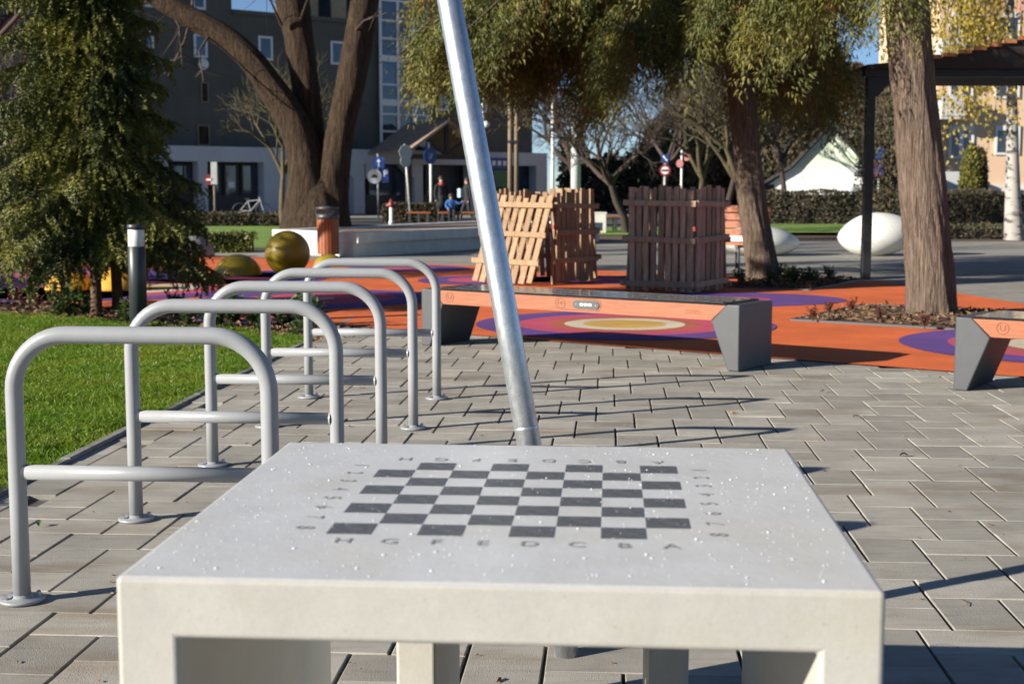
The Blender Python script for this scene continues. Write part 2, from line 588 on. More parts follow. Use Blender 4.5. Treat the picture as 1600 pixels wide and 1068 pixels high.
def leaf_tris(c, d, n, ln, wd):
    """narrow needle-like leaves: base c, direction d, face normal n"""
    d = unit(d)
    s = unit(np.cross(d, n))
    V = np.stack([c - s * (wd * 0.5)[:, None], c + s * (wd * 0.5)[:, None], c + d * ln[:, None]], 1).reshape(-1, 3)
    return V, np.arange(len(c) * 3).reshape(-1, 3)


def text_mesh(txt, size, m, name='letter'):
    cu = bpy.data.curves.new('lettering', 'FONT')
    cu.body = txt
    cu.size = size
    cu.align_x = 'CENTER'
    cu.align_y = 'CENTER'
    cu.resolution_u = 3
    o = bpy.data.objects.new('lettering', cu)
    COL.objects.link(o)
    dg = bpy.context.evaluated_depsgraph_get()
    me = bpy.data.meshes.new_from_object(o.evaluated_get(dg))
    bpy.data.objects.remove(o)
    bpy.data.curves.remove(cu)
    me.name = name
    me.materials.clear()
    me.materials.append(m)
    return me


def flat_poly(name, pts, z, m, parent=None):
    b = MB()
    b.add([(p[0], p[1], z) for p in pts], [tuple(range(len(pts)))])
    o = b.build(name, m, parent, fix=False)
    if o.data.polygons[0].normal.z < 0:
        o.data.flip_normals()
    return o


# ================================================================== THE SETTING
flat_poly('ground', [(-400, -60), (400, -60), (400, 600), (-400, 600)], -0.12, M_EARTH)['kind'] = 'structure'
D = Vector((0.8131, -0.5821, 0))        # heading of the long edges of the rubber floor and of the benches
NB = Vector((0.5821, 0.8131, 0))


def DN(t, c, z=0.0):
    return D * t + NB * c + Vector((0, 0, z))


C_A, C_B = 9.23, 17.65

# --- paving of concrete blocks: 30 x 20 blocks that interlock, laid on spacers
PA, PB = (0.1018, 0.508), (0.206, -0.2015)
ORG = (1.165, 4.832)
EDGE_P = -2.44
bed = flat_poly('paving', [tuple(PQ(EDGE_P, 0.2).xy), tuple(PQ(12, 0.2).xy), tuple(DN(14, C_A + .4).xy), tuple(DN(-9.3, C_A + .4).xy), tuple(PQ(EDGE_P, 12.9).xy)], -0.022, M_JOINT)
struct(bed)


def paver_mesh(wp, wq, seed):
    rr = random.Random(seed)
    b = 0.0025
    hs = [rr.uniform(-0.0012, 0.0012) for _ in range(4)]
    x0, x1, y0, y1 = 0, wp, 0, wq
    top = [(x0 + b, y0 + b, hs[0]), (x1 - b, y0 + b, hs[1]), (x1 - b, y1 - b, hs[2]), (x0 + b, y1 - b, hs[3])]
    mid = [(x0, y0, -0.002), (x1, y0, -0.002), (x1, y1, -0.002), (x0, y1, -0.002)]
    bot = [(x, y, -0.05) for x, y, _ in mid]
    vs = bot + mid + top
    fs = [(8, 9, 10, 11)]
    for i in range(4):
        j = (i + 1) % 4
        fs += [(i, j, 4 + j, 4 + i), (4 + i, 4 + j, 8 + j, 8 + i)]
    return vs, fs


WIDE = (0.298, 0.2002)
TALL = (0.196, 0.3052)
variants = {}
for kind_, (a_, b_) in (('w', WIDE), ('t', TALL)):
    for k in range(4):
        vs, fs = paver_mesh(a_, b_, k + (10 if kind_ == 't' else 0))
        mb = MB()
        mb.add(vs, fs)
        variants[kind_, k] = mb
cells = []
for m_ in range(-60, 60):
    for n_ in range(-70, 70):
        p0 = ORG[0] + PA[0] * m_ + PB[0] * n_
        q0 = ORG[1] + PA[1] * m_ + PB[1] * n_
        for kind_, dp, dq, (wp, wq) in (('w', 0.009, 0.3065 + 0.001, WIDE), ('t', 0.009, 0.001, TALL)):
            pc, qc = p0 + dp + wp / 2, q0 + dq + wq / 2
            if qc < 0.9 or qc > 13.6 or pc - wp / 2 < EDGE_P + 0.0 or pc > 8.5:
                continue
            wpos = PQ(pc, qc)
            if wpos.dot(NB) > C_A + 0.12:
                continue
            xp = CX + F * wpos.x / (wpos.y * math.cos(P) + H * math.sin(P))
            if xp < -1100 or xp > 3300:
                continue
            inside = -60 < xp < 1660 and qc > 2.75
            cells.append((not inside, wpos.length, kind_, p0 + dp, q0 + dq, wp, wq))
cells.sort()
protos = {}
rest = MB()
for i, (far, dist, kind_, p0, q0, wp, wq) in enumerate(cells):
    k = random.randrange(4)
    if i < 299:
        if (kind_, k) not in protos:
            protos[kind_, k] = variants[kind_, k].mesh('paver', M_PAVER)
        o = bpy.data.objects.new('paver', protos[kind_, k])
        COL.objects.link(o)
        o.parent = bed
        o.location = PQ(p0, q0, random.uniform(-0.0015, 0.0015))
        o.rotation_euler = (random.gauss(0, 0.0018), random.gauss(0, 0.0018), -A + random.gauss(0, 0.003))
    else:
        mb = variants[kind_, k]
        dz = random.uniform(-0.0015, 0.0015)
        rest.add([PQ(p0 + v[0], q0 + v[1], v[2] + dz) for v in mb.v], mb.f)
struct(rest.build('paver', M_PAVER, bed), 'stuff')
# cut pavers along the lawn close the edge
edge = MB()
q = 0.8
while q < 12.6:
    edge.box(EDGE_P + 0.004, EDGE_P + 0.10, q, q + 0.196, -0.05, -0.0045, Matrix(((EP.x, EQ.x, 0, 0), (EP.y, EQ.y, 0, 0), (0, 0, 1, 0), (0, 0, 0, 1))))
    q += 0.2
struct(edge.build('edge_paver', M_PAVER, bed), 'stuff')

kb = MB()
q = 1.0
MPQ = Matrix(((EP.x, EQ.x, 0, 0), (EP.y, EQ.y, 0, 0), (0, 0, 1, 0), (0, 0, 0, 1)))
kerb0 = None
kroot = None
while q < 12.3:
    b = MB()
    b.box(EDGE_P - 0.05, EDGE_P, q + 0.002, q + 0.998, -0.1, 0.012 + random.uniform(-.003, .003), MPQ)
    if kroot is None:
        kroot = struct(b.build('lawn_kerb', M_KERB, bevel=0.006))
    else:
        b.build('kerb_stone', M_KERB, kroot, bevel=0.006)
    q += 1.0

# --- lawn beside the racks
lawn_far = DN(-9.0, C_A - 1.15)
LAWN = [tuple(PQ(EDGE_P - 0.05, 0.5).xy), tuple(PQ(EDGE_P - 0.05, 11.1).xy), tuple(DN(-14, C_A - 1.1).xy), (-14, 6), (-9, 0.5)]
struct(flat_poly('lawn', LAWN, -0.012, M_LAWN))
struct(flat_poly('planting_bed', [tuple(PQ(EDGE_P - 0.05, 10.9).xy), tuple(PQ(EDGE_P - 0.05, 12.9).xy), tuple(DN(-9.5, C_A).xy), tuple(DN(-24, C_A).xy), tuple(DN(-24, C_A - 1.6).xy), tuple(DN(-14, C_A - 1.3).xy)], -0.016, M_SOIL))

# grass blades
N = 150000
gy = 4.2 + (13.6 - 4.2) * rng.random(N * 3) ** 0.8
gx = -0.40 * gy - 0.2 + rng.random(N * 3) * (0.40 * gy + 0.2 - 1.45)
pp = gx * EP.x + gy * EP.y
cc = gx * NB.x + gy * NB.y
edge_n = np.array([0.05 * noise.noise(Vector((y_ * 2.1, 3.3, 0))) for y_ in gy])
ok = (pp < EDGE_P - 0.045 + 0.02 * rng.random(len(pp))) & (cc < C_A - 1.0 + 0.25 * rng.random(len(cc)) + edge_n * 3)
clump = np.array([noise.noise(Vector((x_ * 1.7, y_ * 1.7, 0.3))) + 0.6 * noise.noise(Vector((x_ * 6, y_ * 6, 1.3))) for x_, y_ in zip(gx, gy)])
ok &= rng.random(len(pp)) < 0.75 + 0.5 * clump
gx, gy, clump = gx[ok][:N], gy[ok][:N], clump[ok][:N]
n = len(gx)
base = np.stack([gx, gy, np.full(n, -0.014)], 1)
az = rng.random(n) * 2 * np.pi
lean = 0.25 + 0.75 * rng.random(n)
hgt = (0.030 + 0.030 * rng.random(n)) * (1 + 0.5 * clump)
dirv = np.stack([np.cos(az) * lean, np.sin(az) * lean, np.ones(n)], 1)
dirv = unit(dirv)
az2 = rng.random(n) * 2 * np.pi
side = np.stack([np.cos(az2), np.sin(az2), np.zeros(n)], 1) * (0.0022 + 0.0018 * rng.random(n))[:, None]
mid = base + dirv * (hgt * 0.55)[:, None]
tip = base + dirv * hgt[:, None] * np.array([1.25, 1.25, 0.9])
V = np.stack([base - side, base + side, mid + side * 0.8, tip, mid - side * 0.8], 1).reshape(-1, 3)
Fa = np.arange(n * 5).reshape(-1, 5)
go = arr_obj('lawn_grass', V, Fa, M_GRASS)
tag(go, 'short green lawn grass beside the bike racks', 'grass', kind='stuff')

# --- rubber play floor
RUB = [DN(-30, C_A), DN(3.2, C_A), Vector((5.53, 14.87, 0)), Vector((4.98, 18.55, 0)), DN(-32, C_B)]
rub = struct(flat_poly('rubber_floor', [tuple(p.xy) for p in RUB], 0.009, M_RO))


def ring(c, r0, r1, m, name, z=0.0135, seg=72, sq=1.0, rot=0.0, wob=0.0, ph=0.0):
    vs, fs = [], []
    for k in range(seg):
        a = 2 * math.pi * k / seg
        wv = 1 + wob * math.sin(2 * a + ph) + wob * 0.6 * math.sin(3 * a + ph * 2)
        for r in (r0, r1):
            x, y = r * wv * math.cos(a), r * wv * sq * math.sin(a)
            vs.append((c[0] + x * math.cos(rot) - y * math.sin(rot), c[1] + x * math.sin(rot) + y * math.cos(rot), z))
    if r0 == 0:
        b = MB()
        b.add([vs[2 * k + 1] for k in range(seg)], [tuple(range(seg))])
    else:
        b = MB()
        b.add(vs, [(2 * k, 2 * k + 1, (2 * k + 3) % (2 * seg), (2 * k + 2) % (2 * seg)) for k in range(seg)])
    o = b.build(name, m, rub, fix=False)
    if o.data.polygons[0].normal.z < 0:
        o.data.flip_normals()
    return o


def target(c, rs, wob=0.0, ph=0.0, sq=1.0, rot=0.0, z=0.0135):
    r0 = 0
    for r, (m, nm) in rs:
        ring(c, r0, r, m, nm, z=z, wob=wob, ph=ph, sq=sq, rot=rot)
        r0 = r


OC, CR, RU, MA, PU = (M_RY, 'ochre_disc'), (M_RC, 'cream_ring'), (M_RB, 'rust_ring'), (M_RM, 'magenta_ring'), (M_RP, 'purple_ring')
FULL = [(0.38, OC), (0.55, CR), (0.70, RU), (0.98, MA), (1.36, PU)]
target(G(976, 508), FULL)
target((4.45, 10.75), FULL)
target(G(1150, 469), [(0.35, MA), (1.1, PU)], wob=0.08, ph=1.0)
target(G(500, 468), [(0.16, (M_RC, 'cream_disc')), (0.85, MA), (1.35, PU)], wob=0.06)
target(G(390, 497), [(0.35, MA), (0.62, PU)], wob=0.05, ph=2)
target(G(762, 438), [(0.55, MA), (0.95, PU)], wob=0.1, ph=0.5)
target(G(930, 438), [(0.42, (M_RM, 'magenta_disc')), (0.95, PU)], wob=0.1, ph=2.2)
target(G(205, 452), [(0.55, OC), (0.85, CR), (1.35, MA), (1.9, PU)], wob=0.05)
target(G(20, 462), [(0.7, MA), (1.3, PU)], wob=0.08, ph=1.2)
target(G(370, 436), [(0.5, MA), (1.25, PU)], wob=0.08, ph=2.6)
target(G(100, 430), [(0.8, MA), (1.6, PU)], wob=0.08, ph=0.3)
target(G(480, 428), [(0.5, MA), (1.0, PU)], wob=0.1, ph=0.8)
target(G(640, 420), [(0.4, MA), (0.9, PU)], wob=0.1, ph=1.9)


# --- planted tree pits with a thin edging
def pit(pts, name, z0=0.017):
    pts = [Vector((p[0], p[1], 0)) for p in pts]
    c = sum(pts, Vector()) / len(pts)
    b = MB()
    n_ = 14
    vs, fs = [], []
    for i in range(n_ + 1):
        for j in range(n_ + 1):
            s, t = i / n_, j / n_
            p = pts[0] * (1 - s) * (1 - t) + pts[1] * s * (1 - t) + pts[2] * s * t + pts[3] * (1 - s) * t
            e = min(s, t, 1 - s, 1 - t) * 4
            vs.append((p.x, p.y, z0 + min(1, e) * (0.015 + 0.02 * noise.noise(Vector((p.x * 4, p.y * 4, 0))))))
    for i in range(n_):
        for j in range(n_):
            a_ = i * (n_ + 1) + j
            fs.append((a_, a_ + 1, a_ + n_ + 2, a_ + n_ + 1))
    b.add(vs, fs, True)
    o = struct(b.build(name, M_SOIL))
    e = MB()
    for i in range(4):
        p, q_ = pts[i], pts[(i + 1) % 4]
        e.beam(p + Vector((0, 0, 0.012)), q_ + Vector((0, 0, 0.012)), 0.025, 0.03)
    e.build('metal_edging', M_BENCHM, o)
    return o, c, pts


pit1 = pit([G(1236, 502), G(1492, 517), G(1492, 517) + NB * 2.05, G(1350, 478)], 'tree_pit')
P2 = [G(1118, 449), G(1264, 455), G(1348, 439), G(1200, 432)]
pit2 = pit(P2, 'tree_pit')


def scatter_on(pts, n, size, m, name, label, zr=(0.03, 0.09), seed=1, cat='fallen leaves'):
    r = np.random.default_rng(seed)
    s, t = 0.04 + 0.92 * r.random(n), 0.04 + 0.92 * r.random(n)
    a = [np.array(p[:]) for p in pts]
    c = (a[0] * ((1 - s) * (1 - t))[:, None] + a[1] * (s * (1 - t))[:, None] + a[2] * (s * t)[:, None] + a[3] * ((1 - s) * t)[:, None])
    c[:, 2] = zr[0] + (zr[1] - zr[0]) * r.random(n)
    d = r.normal(size=(n, 3))
    d[:, 2] *= 0.35
    nn = np.tile([0, 0, 1.0], (n, 1)) + r.normal(size=(n, 3)) * 0.5
    V, Fa = leaf_quads(c, d, nn, size * (0.5 + r.random(n)), size * 0.6 * (0.5 + r.random(n)), 0.1)
    o = arr_obj(name, V, Fa, m)
    return tag(o, label, cat, kind='stuff')


scatter_on(pit1[2], 1100, 0.055, M_DEAD, 'fallen_leaves', 'brown fallen leaves and mulch in the pit of the thick trunk', (0.025, 0.05), 3)
scatter_on(pit2[2], 1500, 0.07, M_DEAD, 'fallen_leaves', 'brown fallen leaves in the pit of the leaning slimmer trunk', (0.025, 0.06), 4)

# --- far plaza, lawns, road
M_PLAZA = mat('far_plaza_paving', (0.25, 0.235, 0.205), rough=0.9, var=0.14, vscale=0.8, fine=0.16, fscale=9, coords='World', stretch=(1, 1.6, 1))
struct(flat_poly('plaza', [tuple(DN(-40, 12).xy), tuple(DN(8, 12).xy), (22, 8), (60, 30), (60, 33.5), (-60, 33.5)], -0.004, M_PLAZA))
fl = [G(250, 389), G(432, 389), (-6.2, 48, 0), (-30, 48, 0), (-22, 29, 0)]
struct(flat_poly('far_lawn', [(p[0], p[1]) for p in fl], 0.02, M_LAWNF))
struct(flat_poly('far_lawn', [(7.5, 40), (45, 40), (45, 51), (8.5, 51)], 0.02, M_LAWNF))
struct(flat_poly('far_lawn', [(-6, 38), (7, 38), (7.2, 46), (-6.2, 46)], 0.015, M_LAWNF))
struct(flat_poly('road', [(-80, 50), (80, 56), (80, 66), (-80, 60)], -0.06, M_ASPH))
struct(flat_poly('pavement', [(-80, 61), (80, 67), (80, 76), (-80, 70)], -0.03, M_KERB))
struct(flat_poly('pavement', [(-60, 33.5), (60, 33.5), (60, 38), (-60, 38)], -0.006, M_SOIL))


# ================================================================== CHESS TABLE
TP0, TP1, TQ0, TQ1, TZ = -0.590, 0.321, 1.573, 2.468, 0.76
tc_ = ((TP0 + TP1) / 2, (TQ0 + TQ1) / 2)
W2, D2, TH = (TP1 - TP0) / 2, (TQ1 - TQ0) / 2, 0.075
table = thing('chess_table', 'pale concrete outdoor chess table with inlaid dark squares and letters on top', 'table', PQ(*tc_), -A)
b = MB()
b.prism([(-W2, 0), (-W2, TZ), (W2, TZ), (W2, 0), (W2 - TH, 0), (W2 - TH, TZ - TH), (-W2 + TH, TZ - TH), (-W2 + TH, 0)], (0, -D2, 0), (1, 0, 0), (0, 0, 1), (0, 2 * D2, 0))
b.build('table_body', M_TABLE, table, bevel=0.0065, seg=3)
SQ = 0.494 / 8
bx0, by0 = -0.381 - tc_[0], 1.796 - tc_[1]
sqm = MB()
sqm.add([(0.0008, 0.0008, 0), (SQ - .0008, 0.0008, 0), (SQ - .0008, SQ - .0008, 0), (0.0008, SQ - .0008, 0)], [(0, 1, 2, 3)])
sqm.box(0.0008, SQ - 0.0008, 0.0008, SQ - 0.0008, -0.004, 0)
sqm = MB()
sqm.box(0.0008, SQ - 0.0008, 0.0008, SQ - 0.0008, -0.004, 0)
sq_mesh = sqm.mesh('dark_square', M_INK)
for i in range(8):
    for j in range(8):
        if (i + j) % 2 == 0:
            o = bpy.data.objects.new('dark_square', sq_mesh)
            link(o, table, loc=(bx0 + i * SQ, by0 + j * SQ, TZ + 0.0006))
lm = {}
for ch in 'ABCDEFGH12345678':
    lm[ch] = text_mesh(ch, 0.036, M_INK2)
for i, ch in enumerate('HGFEDCBA'):
    x = bx0 + (i + 0.5) * SQ
    o = bpy.data.objects.new('letter', lm[ch])
    link(o, table, loc=(x, by0 - 0.036, TZ + 0.0008))
    o = bpy.data.objects.new('letter', lm[ch])
    link(o, table, loc=(x, by0 + 8 * SQ + 0.030, TZ + 0.0008), rz=math.pi)
for j, ch in enumerate('87654321'):
    y = by0 + (j + 0.5) * SQ
    o = bpy.data.objects.new('numeral', lm[ch])
    link(o, table, loc=(bx0 - 0.036, y, TZ + 0.0008), rz=-math.pi / 2)
    o = bpy.data.objects.new('numeral', lm[ch])
    link(o, table, loc=(bx0 + 8 * SQ + 0.036, y, TZ + 0.0008), rz=math.pi / 2)

# frozen dew on the table
dw = MB()
r_ = random.Random(5)
for k in range(900):
    x, y = r_.uniform(-W2 + 0.01, W2 - 0.01), r_.uniform(-D2 + 0.012, D2 - 0.01)
    r = min(0.0019, 0.00054 * math.exp(abs(r_.gauss(0, 0.55))))
    if abs(y - (by0 - 0.036)) < 0.022 and abs(x - bx0 - 4 * SQ) < 4 * SQ:
        r *= 0.55            # the letters stay readable
    vs, fs = [], []
    for a_ in (0, 0.5, 1.0):
        for s_ in range(7):
            th = 2 * math.pi * s_ / 7
            vs.append((x + r * math.cos(a_ * 1.35) * math.cos(th), y + r * math.cos(a_ * 1.35) * math.sin(th), TZ + 0.0003 + 0.75 * r * math.sin(a_ * 1.35)))
    for i_ in range(2):
        for s_ in range(7):
            fs.append((i_ * 7 + s_, i_ * 7 + (s_ + 1) % 7, i_ * 7 + 7 + (s_ + 1) % 7, i_ * 7 + 7 + s_))
    fs.append(tuple(14 + s_ for s_ in range(7)))
    dw.add(vs, fs, True)
dew = dw.build('dew_drops', M_DEW, loc=PQ(*tc_), rz=-A)
tag(dew, 'frozen dew drops sparkling all over the concrete chess table top', 'dew', kind='stuff')

# ================================================================== STOOL behind the table
sp = to_pq(Vector((-0.231, 2.66, 0)))
stool = thing('concrete_stool', 'pale concrete stool standing behind the chess table, half hidden under it', 'stool', PQ(sp[0] + 0.29, sp[1] + 0.225), -A)
b = MB()
SW, SD, SH, ST = 0.29, 0.225, 0.415, 0.078
b.prism([(-SW, 0), (-SW, SH), (SW, SH), (SW, 0), (SW - ST, 0), (SW - ST, SH - ST), (-SW + ST, SH - ST), (-SW + ST, 0)], (0, -SD, 0), (1, 0, 0), (0, 0, 1), (0, 2 * SD, 0))
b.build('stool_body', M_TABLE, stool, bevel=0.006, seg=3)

# ================================================================== LEANING POLE
pb = G(886, 1022)
pt = AT(702, 0, 3.70)
pdir = (pt - pb).normalized()
pole = thing('leaning_pole', 'galvanised steel tube leaning upward behind the chess table', 'pole', pb)
b = MB()
b.tube([pdir * -0.1, pdir * 0.95, pdir * 5.2], 0.0325, 32)
b.build('tube', M_GALV, pole)
b = MB()
b.tube([pdir * 0.605, pdir * 0.607, pdir * 0.612, pdir * 0.614], [0.0325, 0.0332, 0.0332, 0.0325], 32, cap=False)
b.build('weld_seam', M_GALV, pole)


# ================================================================== BIKE RACKS
def make_rack(loc, label):
    t = thing('bike_rack', label, 'bike rack', loc, -A, 'hoop bike racks in a row along the lawn')
    Wd, Ht, rc, r = 0.763, 0.80, 0.165, 0.0258
    pts = [(0, 0, 0.004), (0, 0, 0.3), (0, 0, Ht - rc)]
    for k in range(1, 11):
        a = math.pi / 2 * k / 10
        pts.append((rc - rc * math.cos(a), 0, Ht - rc + rc * math.sin(a)))
    for k in range(0, 11):
        a = math.pi / 2 * k / 10
        pts.append((Wd - rc + rc * math.sin(a), 0, Ht - rc + rc * math.cos(a)))
    pts += [(Wd, 0, 0.3), (Wd, 0, 0.004)]
    b = MB()
    b.tube(pts, r, 28, up=(0, 1, 0))
    b.build('hoop', M_RACK, t)
    b = MB()
    b.tube([(r - 0.004, 0, 0.39), (Wd - r + 0.004, 0, 0.39)], 0.0222, 24)
    b.build('crossbar', M_RACK, t)
    for x, sgn in ((0, 1), (Wd, -1)):
        b = MB()
        b.tube([(x + sgn * (r - 0.003), 0, 0.39), (x + sgn * (r + 0.003), 0, 0.39)], [0.0255, 0.0225], 24, cap=False)
        b.build('weld_bead', M_RACK, t)
    for x in (0, Wd):
        b = MB()
        b.lathe([(0.066, 0.0), (0.066, 0.007), (0.063, 0.009), (0.034, 0.0095), (0.029, 0.014), (0.0262, 0.02)], 36, (x, 0, 0))
        pl = b.build('base_plate', M_ZINC if False else M_RACK, t)
        for a in (0.6, 0.6 + math.pi):
            b = MB()
            c = (x + 0.048 * math.cos(a), 0.048 * math.sin(a), 0)
            b.lathe([(0.0105, 0.009), (0.0105, 0.012), (0.008, 0.0125), (0.008, 0.021), (0.004, 0.024)], 6, c, smooth=False)
            b.build('bolt', M_ZINC, pl)
    return t


g1, g5 = to_pq(G(35, 938)), to_pq(G(483, 621))
RL = ['grey hoop bike rack nearest the chess table, with its foot in front of the others',
      'second grey hoop bike rack counted from the chess table end of the row',
      'middle grey hoop bike rack of the row of five',
      'fourth grey hoop bike rack, one before the farthest of the row',
      'farthest grey hoop bike rack, next to the long wooden bench']
rk = None
for i in range(5):
    f = i / 4
    loc = PQ(g1[0] * (1 - f) + g5[0] * f, g1[1] * (1 - f) + g5[1] * f, 0.002)
    rk = make_rack(loc, RL[0]) if i == 0 else rk
    if i:
        dup(rk, loc, -A + random.gauss(0, 0.006), RL[i])


# ================================================================== SMART BENCHES
def make_bench(loc, label, L_):
    t = thing('smart_bench', label, 'bench', loc, math.atan2(D.y, D.x), 'smart benches at the edge of the rubber floor')
    DP, HT = 0.52, 0.452
    for mirror in (False, True):
        poly = [(0, 0), (0, HT), (0.10, HT), (0.215, 0.335), (0.085, 0)]
        if mirror:
            poly = [(L_ - x, z) for x, z in poly]
        b = MB()
        b.prism(poly, (0, 0, 0), (1, 0, 0), (0, 0, 1), (0, DP, 0))
        lg = b.build('leg', M_BENCHM, t, bevel=0.008, seg=2)
    b = MB()
    b.prism([(0.104, HT - 0.006), (L_ - 0.104, HT - 0.006), (L_ - 0.2165, 0.339), (0.2165, 0.339)], (0, 0.004, 0), (1, 0, 0), (0, 0, 1), (0, 0.03, 0))
    fr = b.build('front_board', M_BENCHW, t, bevel=0.002)
    b = MB()
    b.prism([(0.104, HT - 0.006), (L_ - 0.104, HT - 0.006), (L_ - 0.2165, 0.339), (0.2165, 0.339)], (0, DP - 0.034, 0), (1, 0, 0), (0, 0, 1), (0, 0.03, 0))
    b.build('back_board', M_BENCHW, t, bevel=0.002)
    b = MB()
    b.box(0.22, L_ - 0.22, 0.036, DP - 0.036, 0.343, 0.36)
    b.build('underside', M_BENCHM, t)
    b = MB()
    b.box(0.106, L_ - 0.106, 0.0, DP, HT - 0.004, HT + 0.010)
    tp = b.build('glass_top', M_GLASSB, t, bevel=0.003)
    b = MB()
    n_ = 16
    for k in range(1, n_):
        x = 0.15 + (L_ - 0.3) * k / n_
        b.box(x - 0.002, x + 0.002, 0.05, DP - 0.05, HT + 0.0101, HT + 0.0107)
    for y in (0.05, 0.19, 0.33, 0.47):
        b.box(0.15, L_ - 0.15, y - 0.002, y + 0.002, HT + 0.0108, HT + 0.0114)
    b.build('solar_cell_grid', M_CELL, tp)
    # charging plate, engraved marks
    xc, zc = L_ * 0.535, 0.398
    b = MB()
    rr, w2 = 0.031, 0.082
    poly = []
    for s, cx in ((1, w2), (-1, -w2)):
        for k in range(9):
            a = -math.pi / 2 + math.pi * k / 8
            poly.append((cx + s * rr * math.cos(a), s * rr * math.sin(a)))
    b.prism([(xc + 0.06 + x, zc + z) for x, z in poly], (0, -0.003, 0), (1, 0, 0), (0, 0, 1), (0, 0.006, 0))
    pl = b.build('charging_plate', M_PORT, t)
    for k in (-1, 0, 1):
        b = MB()
        b.box(xc + 0.06 + k * 0.036 - 0.013, xc + 0.06 + k * 0.036 + 0.013, -0.0045, -0.0031, zc - 0.008, zc + 0.009)
        b.build('socket', M_WHITE, pl)
    for k in (-1, 1):
        b = MB()
        b.tube([(xc + 0.06 + k * 0.085, -0.0045, zc), (xc + 0.06 + k * 0.085, -0.002, zc)], 0.004, 8)
        b.build('screw', M_ZINC, pl)

    def engr(pts, name='engraving', r=0.0022, closed=False):
        b = MB()
        if closed:
            pts = pts + [pts[0]]
        for p, q_ in zip(pts[:-1], pts[1:]):
            b.beam((p[0], 0.0032, p[1]), (q_[0], 0.0032, q_[1]), 0.0024, r * 2, up=(0, 0, 1) if abs(p[0] - q_[0]) > abs(p[1] - q_[1]) else (1, 0, 0))
        return b

    def circ(cx, cz, r, n_=20):
        return [(cx + r * math.cos(2 * math.pi * k / n_), cz + r * math.sin(2 * math.pi * k / n_)) for k in range(n_)]
    # capsule outline round the plate and the plug mark
    poly2 = []
    for s, cx in ((1, 0.085), (-1, -0.225)):
        for k in range(9):
            a = -math.pi / 2 + math.pi * k / 8
            poly2.append((xc + 0.06 + cx + s * 0.043 * math.cos(a), zc + s * 0.043 * math.sin(a)))
    engr(poly2, closed=True).build('engraved_outline', M_BURN, fr)
    engr(circ(xc - 0.155, zc, 0.033), closed=True).build('engraved_circle', M_BURN, fr)
    b = engr([(xc - 0.178, zc), (xc - 0.132, zc)])
    for a_, b__ in (((xc - 0.168, zc), (xc - 0.155, zc + 0.013)), ((xc - 0.155, zc + 0.013), (xc - 0.143, zc + 0.013)), ((xc - 0.162, zc), (xc - 0.15, zc - 0.013)), ((xc - 0.15, zc - 0.013), (xc - 0.14, zc - 0.013))):
        b.beam((a_[0], 0.0032, a_[1]), (b__[0], 0.0032, b__[1]), 0.0024, 0.0044)
    b.build('engraved_plug_mark', M_BURN, fr)
    for xx, r in ((0.285, 0.036),):
        engr(circ(xx, zc, r), closed=True).build('engraved_circle', M_BURN, fr)
        engr([(xx - 0.014, zc + 0.018), (xx - 0.014, zc - 0.008), (xx, zc - 0.018), (xx + 0.014, zc - 0.008), (xx + 0.014, zc + 0.018)]).build('engraved_wave_mark', M_BURN, fr)
    me = text_mesh('ZANO', 0.043, M_BURN, 'engraved_lettering')
    o = bpy.data.objects.new('engraved_lettering', me)
    link(o, fr, loc=(L_ - 0.36, 0.0032, 0.388))
    o.rotation_euler = (math.pi / 2, 0, 0)
    return t


bl = G(655, 540)
br_ = G(1154, 581)
Lb = (br_ - bl).length
b1 = make_bench(br_ - D * Lb, 'long smart bench with charging plate in its orange wooden front, beside the bike racks', Lb)
b2 = dup(b1, G(1489, 609), math.atan2(D.y, D.x), 'smart bench cut by the picture edge, seen only by its nearer grey leg')


# ================================================================== SLAT CRATES
def slat_panel(t, o, u, wid, hgt, n_, M, rails, lean=Vector((0, 0, 0)), out=None, seed=0, gap=0.28, miss=()):
    """vertical slats as single boards with horizontal rails on the outside"""
    rr = random.Random(seed)
    o, u = Vector(o), Vector(u)
    out = Vector(out)
    st = wid / n_
    for k in range(n_):
        if k in miss:
            continue
        x = st * (k + 0.5)
        w_ = st * (1 - gap) * rr.uniform(0.82, 1.14)
        a_ = o + u * (x + rr.uniform(-.008, .008)) + lean + Vector((0, 0, rr.uniform(0.0, 0.03)))
        c_ = o + u * (x + rr.uniform(-.012, .012)) + Vector((0, 0, hgt + rr.uniform(-0.045, 0.02)))
        b = MB()
        b.beam(a_, c_, w_, 0.02, up=out)
        b.build('slat', M, t)
    for z in rails:
        e = 0.05
        off = out * 0.034 + lean * (1 - z / hgt)
        b = MB()
        b.beam(o + u * (-e) + off + Vector((0, 0, z + rr.uniform(-.01, .01))), o + u * (wid + e * 0.7) + off + Vector((0, 0, z + rr.uniform(-.03, .03))), 0.046, 0.066)
        b.build('rail', M, t)


